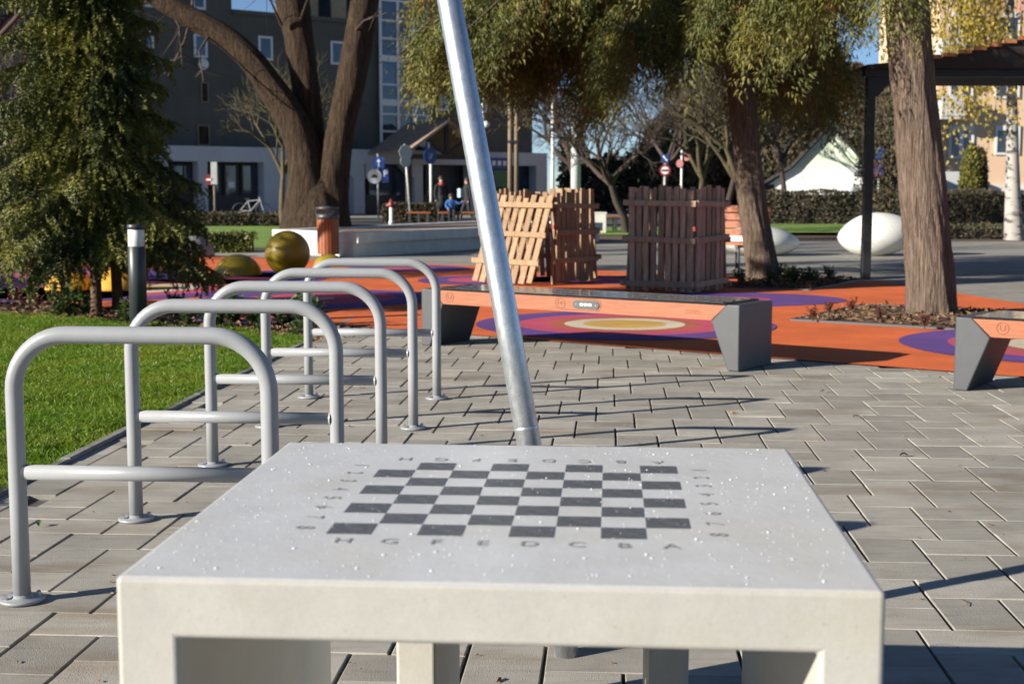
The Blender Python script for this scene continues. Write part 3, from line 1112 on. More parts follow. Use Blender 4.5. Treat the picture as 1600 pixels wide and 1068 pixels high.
def crate(loc, label, wd, dp, hgt, M, n1, n2, lean_front, seed, rails):
    t = thing('slat_crate', label, 'crate', loc, math.atan2(D.y, D.x), 'upright wooden slat crates on the rubber floor')
    # local x runs along the bench heading, y away from it; origin = front corner nearest the bench end
    ln = Vector((-0.05, -0.42, 0)) if lean_front else Vector((0, 0, 0))
    slat_panel(t, (-wd, 0, 0.02), (1, 0, 0), wd, hgt * (0.93 if lean_front else 1), n1, M, rails, ln, (0, -1, 0), seed)
    slat_panel(t, (0, 0.03, 0.02), (0, 1, 0), dp - 0.03, hgt, n2, M, rails, Vector((0, 0, 0)), (1, 0, 0), seed + 1, 0.22)
    slat_panel(t, (-wd, dp, 0.02), (1, 0, 0), wd, hgt, n1, M, rails, Vector((0, 0.12, 0)), (0, 1, 0), seed + 2)
    slat_panel(t, (-wd, 0.03, 0.02), (0, 1, 0), dp - 0.06, hgt, n2, M, rails, Vector((-0.05, 0, 0)), (-1, 0, 0), seed + 3)
    for x in (-wd + 0.05, -0.05):
        for y in (0.06, dp - 0.06):
            b = MB()
            b.beam((x, y, 0.0), (x, y, hgt * 0.97), 0.05, 0.05)
            b.build('corner_post', M, t)
    b = MB()
    b.box(0.026, 0.056, -0.10, -0.02, hgt * 0.60, hgt * 0.60 + 0.05)
    b.build('painted_rail_end', M_SLATE, t)
    return t


crate(G(866, 446), 'pale slat crate with its sunlit side leaning outward like a tent', 0.98, 0.95, 1.22, M_SLAT, 8, 8, True, 11, (0.30, 0.66, 1.02))
crate(G(1084, 460), 'weathered grey brown slat crate with upright sides beside the leaning slim trunk', 0.90, 0.76, 1.25, M_SLATW, 9, 6, False, 23, (0.09, 0.62, 1.06))

# ================================================================== BOLLARD LAMP
bo = thing('bollard_lamp', 'black bollard lamp with frosted band under its cap at the lawn edge', 'lamp', G(217, 511))
b = MB()
b.lathe([(0.078, -0.05), (0.078, 0.722), (0.074, 0.726)], 32)
b.build('post', M_POST, bo)
b = MB()
b.lathe([(0.070, 0.726), (0.072, 0.73), (0.072, 0.872), (0.070, 0.876)], 32)
b.build('diffuser', M_DIFF, bo)
b = MB()
b.lathe([(0.074, 0.876), (0.079, 0.879), (0.079, 0.918), (0.074, 0.923)], 32)
b.build('cap', M_POST, bo)


# ================================================================== BALLS AND DOMES
def ball(name, label, c, r, m, flat=1.0, cut=None, cat='ball', group=None):
    b = MB()
    prof = []
    n_ = 20
    a0 = -math.pi / 2 if cut is None else 0
    for k in range(n_ + 1):
        a = a0 + (math.pi / 2 - a0) * k / n_
        prof.append((max(1e-5, r * math.cos(a)), r * flat * math.sin(a)))
    b.lathe(prof, 36)
    o = b.build(name, m, loc=c)
    return tag(o, label, cat, group)


bc = G(450, 430)
ball('play_ball', 'big dark yellow play ball on the rubber floor in front of the white planter', (bc.x, bc.y, 0.325), 0.325, M_YEL)
grp = 'yellow play domes on the rubber floor'
ball('play_dome', 'dark yellow dome half hidden by spruce branches, beside the big ball', G(372, 430, 0.005), 0.34, M_YEL, 0.9, 0, 'play dome', grp)
ball('play_dome', 'low yellow dome peeping over the farthest bike rack', G(515, 416, 0.005), 0.26, M_YEL, 0.75, 0, 'play dome', grp)
ball('play_dome', 'bright yellow dome behind the young spruce stems', G(185, 452, 0.015), 0.34, M_YELR, 0.8, 0, 'play dome', grp)
ball('play_dome', 'bright yellow dome farther from the bollard, behind spruce branches', G(110, 452, 0.015), 0.30, M_YELR, 0.75, 0, 'play dome', grp)
ball('boulder', 'smooth grey boulder behind the lowest spruce branch', G(300, 400, 0.02), 0.42, M_KERB, 0.9, 0, 'boulder')

# ================================================================== LITTER BIN
bi = thing('litter_bin', 'round litter bin with orange wooden slats and grey metal top', 'litter bin', G(513, 402))
b = MB()
b.lathe([(0.17, 0.06), (0.17, 0.68)], 24)
b.build('liner', M_BLACK, bi)
for k in range(20):
    a = 2 * math.pi * k / 20
    M_ = Matrix.Rotation(a, 4, 'Z')
    b = MB()
    b.box(0.178, 0.200, -0.026, 0.026, 0.06, 0.70, M_)
    b.build('slat', M_BENCHW, bi)
b = MB()
b.lathe([(0.205, 0.70), (0.21, 0.70), (0.21, 0.80), (0.195, 0.80), (0.195, 0.71)], 28)
b.build('rim', M_BENCHM, bi)
b = MB()
b.lathe([(0.21, 0.885), (0.21, 0.925), (0.0001, 0.94)], 28)
b.build('hood', M_BENCHM, bi)
for k in range(3):
    a = 2 * math.pi * k / 3 + 0.9
    b = MB()
    b.beam((0.2 * math.cos(a), 0.2 * math.sin(a), 0.78), (0.2 * math.cos(a), 0.2 * math.sin(a), 0.89), 0.14, 0.012, up=(math.cos(a), math.sin(a), 0))
    b.build('hood_bracket', M_BENCHM, bi)
b = MB()
b.lathe([(0.13, 0.0), (0.13, 0.06)], 20)
b.build('foot', M_BENCHM, bi)

# ================================================================== WHITE PLANTER WALL
c0, c1, c2, c3 = Vector((-4.75, 27.3, 0)), G(560, 402), Vector((2.2, 33.4, 0)), Vector((-0.4, 36.2, 0))
pw = thing('planter_wall', 'low white concrete planter wall around the forked old tree', 'planter', c1)
lc = [p - c1 for p in (c0, c1, c2, c3)]
cen = sum(lc, Vector()) / 4


def ringwall(b, pts, z0, z1, th):
    n_ = len(pts)
    c = sum(pts, Vector()) / n_
    inn = []
    for i in range(n_):
        e1 = (pts[i] - pts[i - 1]).normalized()
        e2 = (pts[(i + 1) % n_] - pts[i]).normalized()
        bis = (e2 - e1).normalized()
        s = max(0.3, abs(bis.cross(e1).length))
        inn.append(pts[i] + bis * th / s)
    vs = []
    for z in (z0, z1):
        vs += [(p.x, p.y, z) for p in pts] + [(p.x, p.y, z) for p in inn]
    fs = []
    for i in range(n_):
        j = (i + 1) % n_
        fs += [(i, j, 2 * n_ + j, 2 * n_ + i), (n_ + i, n_ + j, 3 * n_ + j, 3 * n_ + i), (2 * n_ + i, 2 * n_ + j, 3 * n_ + j, 3 * n_ + i), (i, j, n_ + j, n_ + i)]
    b.add(vs, fs)
    return inn


b = MB()
inn = ringwall(b, lc, 0.26, 0.46, 0.30)
b.build('coping', M_WALLC, pw, bevel=0.012)
b = MB()
low = [lc[0], lc[1] + (lc[2] - lc[1]).normalized() * 0 , lc[2], lc[3]]
e12 = (lc[2] - lc[1]).normalized()
nrm = Vector((-e12.y, e12.x, 0))
low = [lc[0], lc[1] - (lc[1] - lc[0]).normalized() * 0.12, lc[2] + nrm * 0.10, lc[3]]
ringwall(b2_ := MB(), low, 0.0, 0.257, 0.28)
b2_.build('plinth', M_WALLC, pw)
b = MB()
b.add([(p.x, p.y, 0.42) for p in inn], [(0, 1, 2, 3)])
b.build('gravel_bed', M_GRAVELT, pw)

# ================================================================== BACKED BENCH near the slim trunk
bb = thing('park_bench', 'orange wooden park bench with slatted backrest behind the slim trunk', 'bench', G(1146, 431), math.atan2(D.y, D.x))
for k in range(4):
    b = MB()
    y = 0.02 + k * 0.115
    b.box(-1.25, 0.30, y, y + 0.10, 0.44, 0.48)
    b.build('seat_slat', M_BENCHW, bb, bevel=0.006)
for k in range(4):
    b = MB()
    z = 0.56 + k * 0.115
    b.box(-1.25, 0.30, 0.52 + k * 0.02, 0.545 + k * 0.02, z, z + 0.10)
    b.build('back_slat', M_BENCHW, bb, bevel=0.006)
for x in (-1.1, -0.5, 0.0):
    b = MB()
    b.box(x, x + 0.05, 0.05, 0.10, 0, 0.40)
    b.box(x, x + 0.05, 0.42, 0.47, 0, 0.40)
    b.box(x, x + 0.05, 0.02, 0.5, 0.402, 0.438)
    b.beam((x + 0.025, 0.52, 0.42), (x + 0.025, 0.615, 1.0), 0.05, 0.03)
    b.build('leg', M_BENCHM, bb)


# ================================================================== WHITE PEBBLE SEATS
def pebble(label, px0, px1, py, hgt, Yb, tip):
    a_, c_ = AT(px0, py, Yb), AT(px1, py, Yb)
    lx = (c_.x - a_.x) / 2
    o = MB()
    vs, fs = [], []
    nu, nv = 40, 20
    for j in range(nv + 1):
        th = math.pi * j / nv
        for i in range(nu):
            ph = 2 * math.pi * i / nu
            x, y, z = math.sin(th) * math.cos(ph), math.sin(th) * math.sin(ph), math.cos(th)
            k = x * tip
            z2 = z * (1 - 0.18 * k) * (0.90 if z < 0 else 1.0) + 0.16 * k * (1 if z > 0 else 0.3)
            sharp = 1 - 0.25 * max(0, -k) ** 2
            vs.append((x * lx, y * lx * 0.72 * sharp, hgt * 0.5 * z2 * sharp))
    for j in range(nv):
        for i in range(nu):
            fs.append((j * nu + i, (j + 1) * nu + i, (j + 1) * nu + (i + 1) % nu, j * nu + (i + 1) % nu))
    o.add(vs, fs, True)
    zmin = min(v[2] for v in o.v)
    ob = o.build('pebble_seat', M_EGG, loc=((a_.x + c_.x) / 2, Yb, -zmin - 0.03))
    return tag(ob, label, 'stone seat', 'white pebble shaped seats on the plaza')


pebble('larger white pebble seat on the plaza, cut by the black shelter post', 1308, 1432, 399, 0.88, 26.2, 1)
pebble('smaller white pebble seat on the plaza, behind the leaning slim trunk', 1118, 1250, 399, 0.62, 26.2, -1)

# ================================================================== SHELTER with black post
pg = G(1352, 436)
sh = thing('shelter', 'black steel shelter with slender post and sloping dark roof', 'shelter', pg)
b = MB()
b.box(-0.06, 0.06, -0.06, 0.06, 0, 2.76)
b.build('post', M_BLACK, sh, bevel=0.008)
b = MB()
b.box(5.0, 5.12, -0.06, 0.06, 0, 2.76)
b.build('post', M_BLACK, sh, bevel=0.008)
b = MB()
b.box(-0.10, 5.4, -0.07, 0.07, 2.763, 2.86)
b.build('beam', M_BLACK, sh)
b = MB()
b.prism([(0.062, 2.76), (0.062, 2.50), (0.10, 2.50), (0.26, 2.70), (0.26, 2.76)], (0, -0.03, 0), (1, 0, 0), (0, 0, 1), (0, 0.06, 0))
b.build('bracket', M_BLACK, sh)
b = MB()
b.prism([(-0.12, 2.863), (5.6, 2.863), (5.6, 4.10), (2.2, 3.30), (0.95, 3.02), (-0.12, 2.91)], (0, -0.25, 0), (1, 0, 0), (0, 0, 1), (0, 3.2, 0))
b.build('roof', M_BEAM, sh)
for k in range(14):
    b = MB()
    x = 0.5 + k * 0.2
    z = 2.965 + max(0, x - 0.5) * 0.12 if x < 0.95 else 3.02 + (x - 0.95) * 0.226
    b.box(x, x + 0.17, -0.30, -0.252, z, z + 0.05)
    b.build('roof_tile', M_TILE, sh)


# ================================================================== TREES
def trunk_tube(b, pts, radii, seg=40, ridge=0.05, freq=9.0, seed=0.0, steps=10, flare=0.0, lowz=None):
    """a bark tube along a smooth path, with vertical ridges"""
    P_ = [Vector(p) for p in pts]
    path, rad = [], []
    n_ = len(P_)
    for i in range(n_ - 1):
        p0, p1, p2, p3 = P_[max(0, i - 1)], P_[i], P_[i + 1], P_[min(n_ - 1, i + 2)]
        for s in range(steps):
            t = s / steps
            path.append(0.5 * ((2 * p1) + (p2 - p0) * t + (2 * p0 - 5 * p1 + 4 * p2 - p3) * t * t + (3 * p1 - p0 - 3 * p2 + p3) * t ** 3))
            rad.append(radii[i] * (1 - t) + radii[i + 1] * t)
    path.append(P_[-1])
    rad.append(radii[-1])
    x = None
    vs, fs = [], []
    m_ = len(path)
    for i, p in enumerate(path):
        t = (path[min(i + 1, m_ - 1)] - path[max(i - 1, 0)]).normalized()
        if x is None:
            x = t.cross(Vector((0, 1, 0))).normalized()
        x = (x - t * x.dot(t)).normalized()
        y = t.cross(x)
        for k in range(seg):
            a = 2 * math.pi * k / seg
            ca, sa = math.cos(a), math.sin(a)
            tw = i * 0.02
            nz = noise.noise(Vector((ca * freq * 0.35 + seed, sa * freq * 0.35, p.z * 0.8)))
            nz2 = noise.noise(Vector((math.cos(a + tw) * freq + seed, math.sin(a + tw) * freq, p.z * 1.6)))
            r = rad[i] * (1 + ridge * 1.2 * nz + ridge * nz2)
            if flare and p.z < 0.5:
                r *= 1 + flare * (1 - max(0, p.z) / 0.5) ** 2 * (0.6 + 0.5 * math.sin(a * 5 + seed))
            vs.append(p + (x * ca + y * sa) * r)
    for i in range(m_ - 1):
        for k in range(seg):
            k2 = (k + 1) % seg
            fs.append((i * seg + k, i * seg + k2, (i + 1) * seg + k2, (i + 1) * seg + k))
    b.add(vs, fs, True)


def px_path(lst, Y, base=None):
    """points and radii of a trunk from its outline at distance Y"""
    pts, rad = [], []
    for x0, x1, y in lst:
        c = AT((x0 + x1) / 2, y, Y)
        pts.append(c)
        rad.append(abs(AT(x1, y, Y).x - AT(x0, y, Y).x) / 2)
    return pts, rad


def sprays(anchor, dirs, n_leaf, length, width, lw, droop, seed, m, name, parent, flat=0.5):
    """fan shaped sprays of many small leaves at the given anchors"""
    r = np.random.default_rng(seed)
    n_ = len(anchor)
    k = n_leaf
    base = np.repeat(anchor, k, 0)
    d = np.repeat(unit(dirs), k, 0)
    nn = unit(np.repeat(r.normal(size=(n_, 3)), k, 0))
    s = unit(np.cross(d, nn))
    t = r.random(len(base))
    side_ = r.uniform(-1, 1, len(base))
    ln = np.repeat(length * (0.6 + 0.8 * r.random(n_)), k)
    pos = base + d * (t * ln)[:, None] + s * (side_ * ln * width * (0.35 + 0.65 * np.sin(np.pi * np.minimum(1, t * 0.85 + 0.1))))[:, None] + r.normal(size=base.shape) * (ln * 0.06)[:, None]
    pos[:, 2] -= droop * ln * t * t
    ld = d + s * (side_ * 0.9)[:, None] + r.normal(size=base.shape) * 0.35
    ld[:, 2] -= droop * 0.6
    nrm_ = np.cross(unit(ld), s) + r.normal(size=base.shape) * flat
    sz = lw * (0.6 + 0.8 * r.random(len(base)))
    V, Fa = leaf_tris(pos, ld, nrm_, sz * 3.6, sz)
    return arr_obj(name, V, Fa, m, parent)


def conifer_crown(root, origin, branches, dens, seed, leafm, n_leaf, length, lw, dry=True, hang=0.5):
    """drooping branches; branches = (azimuth, start z, reach, end z)"""
    r = random.Random(seed)
    anchors, dirs = [], []
    tw = MB()
    for az, z0, reach, z1 in branches:
        pts = []
        n_ = 9
        dx, dy = math.cos(az), math.sin(az)
        wob = r.uniform(-0.3, 0.3)
        for i in range(n_ + 1):
            t = i / n_
            rr_ = reach * t
            z = z0 + (z1 - z0) * t ** 1.7 + 0.35 * math.sin(t * math.pi) * min(1.0, reach / 3)
            ang = wob * t
            x_ = rr_ * (dx * math.cos(ang) - dy * math.sin(ang))
            y_ = rr_ * (dx * math.sin(ang) + dy * math.cos(ang))
            pts.append(Vector((origin[0] + x_, origin[1] + y_, z)))
        rad = [0.045 * (1 - 0.85 * i / n_) * (0.5 + reach / 5) for i in range(n_ + 1)]
        tw = MB()
        tw.tube(pts, rad, 6, cap=False)
        tw.build('branch', M_BARK, root, fix=False)
        for i in range(int(dens * reach)):
            t = 0.18 + 0.82 * r.random() ** 0.8
            f = t * n_
            i0 = min(n_ - 1, int(f))
            p = pts[i0].lerp(pts[i0 + 1], f - i0)
            side_ = Vector((-dy, dx, 0)) * r.uniform(-1, 1) * 0.62 * (0.5 + reach / 5)
            p = p + side_ * (1 - 0.5 * t) + Vector((0, 0, -abs(r.gauss(0, 0.22)) * hang - 0.05))
            anchors.append(p)
            dirs.append((dx * 0.5 + side_.x * 0.7 + r.gauss(0, .3), dy * 0.5 + side_.y * 0.7 + r.gauss(0, .3), -1.0 - r.random() * 0.9))
    anchors, dirs = np.array([a[:] for a in anchors]), np.array(dirs)
    sel = np.random.default_rng(seed).random(len(anchors)) < (0.985 if dry else 1.1)
    sprays(anchors[sel], dirs[sel], n_leaf, length, 0.30, lw, 0.4, seed, leafm, 'crown', root)
    if dry:
        sprays(anchors[~sel], dirs[~sel], n_leaf, length, 0.35, lw, 0.5, seed + 9, M_THUJAD, 'dry_twigs', root)


# thick trunk in the nearer pit
Y3 = 13.4
t3 = thing('conifer_tree', 'thick reddish brown conifer trunk rising from the nearer pit in the rubber floor', 'tree')
pts, rad = px_path([(1411, 1500, 506), (1415, 1495, 480), (1412, 1485, 380), (1405, 1479, 300), (1397, 1468, 200), (1389, 1458, 100), (1382, 1450, 0), (1377, 1440, -90), (1372, 1425, -260), (1370, 1400, -520)], Y3)
b = MB()
trunk_tube(b, pts, [r * 0.95 for r in rad], 96, 0.085, 9.0, 1.7, 12, 0.08)
trk3 = b.build('trunk', M_BARK, t3, fix=False)
top3 = AT(1405, 0, Y3)
r_ = random.Random(33)
br = []
for k in range(26):
    az = r_.uniform(0, 2 * math.pi)
    z0 = r_.uniform(3.9, 6.4)
    reach = r_.uniform(1.4, 2.6)
    br.append((az, z0, reach, z0 - r_.uniform(0.2, 0.7) - 0.1))
br += [(R(200), 3.5, 1.3, 3.0), (R(150), 3.4, 1.2, 3.15), (R(250), 3.5, 1.0, 3.02), (R(175), 3.6, 1.5, 3.0)]
conifer_crown(t3, (top3.x, Y3), br, 55, 41, M_THUJA, 52, 0.34, 0.0150)

# slimmer leaning trunk with the big hanging crown
Y2 = 18.55
t2 = thing('conifer_tree', 'slimmer leaning conifer with wide hanging green crown, in the farther pit', 'tree')
pts, rad = px_path([(1160, 1226, 446), (1164, 1216, 420), (1156, 1203, 350), (1149, 1196, 290), (1144, 1189, 230), (1138, 1181, 160), (1130, 1170, 90), (1121, 1157, 0), (1112, 1142, -150), (1108, 1130, -400)], Y2)
b = MB()
trunk_tube(b, pts, [r * 0.95 for r in rad], 80, 0.08, 8.0, 5.1, 12, 0.12)
b.build('trunk', M_BARK, t2, fix=False)
ax2 = AT(1140, 0, Y2)
r_ = random.Random(12)
br = []
for k in range(24):      # upper, all round
    az = r_.uniform(0, 2 * math.pi)
    z0 = r_.uniform(4.3, 8.2)
    reach = r_.uniform(2.0, 3.6)
    br.append((az, z0, reach, z0 - r_.uniform(0.4, 1.2)))
for k in range(34):      # long limbs over the play floor, away from the trunk towards the pole
    az = R(r_.uniform(150, 212))
    z0 = r_.uniform(3.7, 5.2)
    reach = r_.uniform(1.6, 4.45)
    lo_ = 3.12 if reach > 3 else (2.72 if reach > 2.1 else 2.5)
    br.append((az, z0, reach, r_.choice((lo_, lo_ + 0.25, r_.uniform(lo_ + 0.3, 3.9)))))
for k in range(12):      # shaded side towards the thick trunk
    az = R(r_.uniform(-40, 75))
    z0 = r_.uniform(3.5, 4.8)
    reach = r_.uniform(1.0, 2.7)
    br.append((az, z0, reach, r_.choice((r_.uniform(2.55, 2.85), r_.uniform(2.8, 3.4)))))
for k in range(10):
    az = R(r_.uniform(200, 290))
    br.append((az, r_.uniform(3.8, 4.6), r_.uniform(1.3, 2.6), r_.uniform(2.8, 3.5)))
conifer_crown(t2, (ax2.x, Y2), br, 56, 77, M_THUJA, 58, 0.42, 0.0175, hang=0.8)

# forked old tree in the planter
Y1 = 29.5
t1 = thing('forked_tree', 'big old forked tree with three thick limbs growing in the white planter', 'tree')
b = MB()
pts, rad = px_path([(440, 550, 366), (452, 544, 335), (464, 532, 300), (478, 516, 268), (490, 505, 250)], Y1)
trunk_tube(b, pts, rad, 64, 0.07, 5.0, 2.2, 8)
b.build('trunk', M_BARKG, t1, fix=False)
for nm, lst, sd in (('limb', [(436, 522, 366), (444, 516, 325), (449, 514, 285), (447, 500, 232), (428, 476, 180), (403, 446, 138), (372, 412, 94), (335, 372, 60), (288, 322, 32), (240, 268, 4), (190, 210, -30), (120, 135, -80)], 3.1),
                    ('limb', [(470, 520, 300), (464, 510, 245), (460, 502, 200), (455, 497, 150), (447, 492, 105), (440, 486, 60), (428, 480, 10), (415, 470, -60), (410, 450, -180), (405, 430, -400)], 6.4),
                    ('limb', [(474, 554, 366), (483, 547, 325), (490, 545, 285), (502, 549, 238), (514, 556, 190), (524, 568, 140), (533, 578, 90), (541, 586, 45), (548, 592, 0), (558, 595, -80), (575, 598, -220), (590, 602, -450)], 9.7)):
    b = MB()
    pts, rad = px_path(lst, Y1)
    if sd == 6.4:
        pts = [p + Vector((0, 0.40, 0)) for p in pts]
    trunk_tube(b, pts, rad, 48, 0.06, 5.0, sd, 8)
    b.build(nm, M_BARKG, t1, fix=False)
# small twigs and upper boughs of the old tree
r_ = random.Random(19)
tw = MB()
for x0, y0, x1, y1 in ((300, 20, 262, 120), (262, 10, 285, 105), (330, 50, 318, 128), (545, 60, 605, 20), (440, 40, 400, -30), (300, 20, 320, -60), (470, 30, 510, -50), (575, 20, 640, -60), (240, 0, 180, 40)):
    p0, p1 = AT(x0, y0, Y1), AT(x1, y1, Y1 + r_.uniform(-1.5, 1))
    m_ = (p0 + p1) / 2 + Vector((r_.uniform(-.2, .2), 0, r_.uniform(-.1, .3)))
    tw.tube([p0, m_, p1], [0.035, 0.022, 0.008], 5, cap=False)
    for k in range(8):
        q_ = m_.lerp(p1, r_.random())
        tw.tube([q_, q_ + Vector((r_.gauss(0, .35), r_.gauss(0, .3), r_.gauss(-.1, .3)))], [0.010, 0.003], 3, cap=False)
struct(tw.build('twig', M_TWIG, t1, fix=False), 'stuff')


def bare_tree(name, label, base, h, spread, seed, m, lv=6, trunk_r=0.12, lean=(0, 0), group='leafless trees beyond the plaza', first=0.28, up=0.35):
    t = thing(name, label, 'tree', base, 0, group)
    r = random.Random(seed)
    tr, cr = MB(), MB()

    def grow(p, d, ln, rad, level):
        n_ = 3 if level < 3 else 2
        pts = [p]
        dd = d.copy()
        for i in range(n_):
            dd = (dd + Vector((r.gauss(0, .13), r.gauss(0, .13), r.gauss(0.03, .09)))).normalized()
            pts.append(pts[-1] + dd * ln / n_)
        rr_ = [rad * (1 - 0.4 * i / n_) for i in range(n_ + 1)]
        tgt = tr if level < 2 else cr
        tgt.tube(pts, rr_, 8 if level < 2 else (5 if level < 4 else 3), cap=False)
        if level >= lv:
            return
        kids = (4 if level == 0 else (3 if level < lv - 1 else 3))
        for k in range(kids):
            f = 1.0 if (level == 0 or k == 0) else r.uniform(0.35, 0.95)
            i0 = min(n_ - 1, int(f * n_ - 1e-6))
            q_ = pts[i0].lerp(pts[i0 + 1], f * n_ - i0)
            az = 2 * math.pi * (k + r.random() * 0.7) / kids
            sp = spread * r.uniform(0.6, 1.15)
            perp = dd.orthogonal().normalized()
            perp = Matrix.Rotation(az, 3, dd) @ perp
            nd = (dd * math.cos(sp) + perp * math.sin(sp) + Vector((0, 0, up * 0.3))).normalized()
            grow(q_, nd, ln * r.uniform(0.62, 0.86), rad * 0.62, level + 1)
    d0 = Vector((lean[0], lean[1], 1)).normalized()
    grow(Vector((0, 0, -0.05)), d0, h * first, trunk_r, 0)
    tr.build('trunk', m, t, fix=False)
    cr.build('crown', m if m is M_TWIGG else M_TWIG, t, fix=False)
    return t


def gp(px, Y):
    return Vector(((px - CX) / F * Y * 1.0, Y, 0))


bare_tree('bare_tree', 'small leafless tree with umbrella crown of brown twigs between the two crates', gp(978, 40), 5.2, 0.72, 5, M_TWIG, 7, 0.13, (0.0, 0), first=0.30)
bare_tree('bare_tree', 'leafless tree with pale mossy forks just beyond the grey brown crate', gp(1100, 44), 6.0, 0.6, 9, M_TWIGG, 7, 0.14, (-0.1, 0))
bare_tree('bare_tree', 'leafless tree whose mossy branches spread behind the leaning slim trunk', gp(1180, 36), 6.4, 0.62, 14, M_TWIGG, 6, 0.15, (-0.25, 0.1), first=0.24)
bare_tree('bare_tree', 'leafless tree with dense twigs beyond the pale column, between two others', gp(1030, 56), 8.0, 0.6, 21, M_TWIG, 7, 0.15, (0.1, 0))
bare_tree('bare_tree', 'leafless tree far beyond the grey brown crate, taller than its neighbours', gp(1130, 62), 9.5, 0.55, 23, M_TWIG, 7, 0.17, (-0.05, 0))
bare_tree('bare_tree', 'leafless tree between the slim trunk and the mint green gable', gp(1225, 60), 8.5, 0.55, 27, M_TWIG, 6, 0.15, (0.05, 0))
bare_tree('bare_tree', 'thin leafless tree against the dark building, beside the forked tree', gp(445, 44), 6.4, 0.62, 31, M_TWIGG, 6, 0.12, (-0.16, 0))
bare_tree('bare_tree', 'tall leafless tree far behind the thick pale column', gp(905, 64), 9.0, 0.55, 37, M_TWIG, 6, 0.2)
bare_tree('bare_tree', 'leafless tree far behind the spruce', gp(70, 52), 9.0, 0.55, 38, M_TWIG, 6, 0.18)
bare_tree('bare_tree', 'tall leafless tree rising over the roof of the mint green house', gp(1190, 86), 11.0, 0.5, 45, M_TWIG, 6, 0.22)


bare_tree('bare_tree', 'leafless tree at the picture edge behind the spruce on the lawn', Vector((-9.4, 22.6, 0)), 8.5, 0.6, 52, M_TWIG, 6, 0.15, (0.05, 0))


# spruce at the lawn edge
def spruce(loc, label, h, rad_fn, seed, nbr, stems=((0, 0), (0.17, 0.12)), n_needle=44, zlow=0.8, step=0.036, inner=2600):
    t = thing('spruce_tree', label, 'tree', loc)
    r = random.Random(seed)
    for k, (sx, sy) in enumerate(stems):
        b = MB()
        trunk_tube(b, [(sx, sy, -0.06), (sx + 0.01, sy, 0.4), (sx * 0.6, sy * 0.6, h * 0.45), (sx * 0.3, sy * 0.3, h * 0.8)], [0.062, 0.052, 0.04, 0.012], 18, 0.05, 6, k * 3.0, 8)
        b.build('trunk', M_BARKS, t, fix=False)
    an, di, tl_ = [], [], []
    for k in range(nbr):
        z0 = zlow + (h - zlow) * (k / nbr) ** 1.1 + r.uniform(-.06, .06)
        az = k * 2.39996 + r.uniform(-.3, .3)
        reach = rad_fn(min(0.99, z0 / h), az) * r.uniform(0.78, 1.15)
        dx, dy = math.cos(az), math.sin(az)
        n_ = 9
        drop = 0.22 + 0.34 * (1 - z0 / h)
        pts = []
        for i in range(n_ + 1):
            f = i / n_
            z = z0 + reach * (0.12 * f - drop * f * f * 1.35 + 0.20 * f ** 4)
            pts.append(Vector((dx * reach * f, dy * reach * f, max(0.40, z))))
        wood = MB()
        wood.tube(pts, [0.02 * (1 - 0.8 * i / n_) for i in range(n_ + 1)], 5, cap=False)
        wood.build('branch', M_BARKS, t, fix=False)
        m_ = max(4, int(reach / step))
        tw_ax = (pts[-1] - pts[-2]).normalized()
        for j in range(m_):
            f = 0.12 + 0.88 * (j + r.random()) / m_
            i0 = min(n_ - 1, int(f * n_))
            p = pts[i0].lerp(pts[i0 + 1], min(1, f * n_ - i0))
            for sd in (-1, 1):
                lt = (0.34 * (1 - 0.62 * f) + 0.06) * r.uniform(0.7, 1.2) * (0.55 + 0.45 * min(1, reach))
                d = Vector((dx, dy, 0)) * r.uniform(0.45, 0.8) + Vector((-dy, dx, 0)) * sd + Vector((0, 0, -r.uniform(0.2, 0.75)))
                an.append(p[:])
                di.append(d[:])
                tl_.append(lt)
                if r.random() < 0.75:      # a hanging side twig
                    q_ = p + d.normalized() * lt * r.uniform(0.35, 0.9)
                    an.append(q_[:])
                    di.append((d.x * 0.3 + r.gauss(0, .2), d.y * 0.3 + r.gauss(0, .2), -1.0))
                    tl_.append(lt * r.uniform(0.45, 0.8))
        an.append(pts[-1][:])
        di.append((tw_ax.x, tw_ax.y, tw_ax.z + 0.1))
        tl_.append(0.16)
    for k in range(inner):               # dense dark heart round the stem
        z = r.uniform(zlow * 0.75, h * 0.9)
        rr_ = rad_fn(min(0.99, z / h), 0.0) * 0.62 * math.sqrt(r.random())
        a_ = r.uniform(0, 2 * math.pi)
        an.append((rr_ * math.cos(a_), rr_ * math.sin(a_), z))
        di.append((math.cos(a_), math.sin(a_), -0.6))
        tl_.append(0.22)
    an, di, tl_ = np.array(an), unit(np.array(di)), np.array(tl_)
    rg = np.random.default_rng(seed)
    n_ = len(an)
    k = n_needle
    ln = np.repeat(tl_, k)
    bs, dd = np.repeat(an, k, 0), np.repeat(di, k, 0)
    tt = rg.random(n_ * k)
    pos = bs + dd * (tt * ln)[:, None]
    pos[:, 2] -= 0.30 * ln * tt * tt
    rn = rg.normal(size=pos.shape)
    rn = unit(rn - dd * np.sum(rn * dd, 1, keepdims=True))
    nd = rn * 0.9 + dd * 0.75
    nd[:, 2] -= 0.15
    ll = 0.032 * (0.7 + 0.6 * rg.random(len(pos)))
    V, Fa = leaf_tris(pos, nd, np.cross(nd, dd) + rg.normal(size=pos.shape) * 0.2, ll * 1.1, np.full(len(pos), 0.0125))
    arr_obj('crown', V, Fa, M_SPRUCE, t)
    return t


def sp_rad(u, az):
    open_side = 1.5 * (1 - u) ** 0.62
    rack_side = max(0.12, 1.52 - 2.25 * u)      # slimmer towards the bike racks
    k = min(1.0, max(0.0, 0.35 + 1.2 * math.cos(az) - 0.75 * min(0.0, math.sin(az)) * (1.0 if u > 0.25 else 0.3)))
    near = 1 - 0.35 * max(0.0, -math.sin(az)) * (1.0 if u > 0.25 else 0.0)
    return max(0.12, (open_side * (1 - k) + rack_side * k) * near)


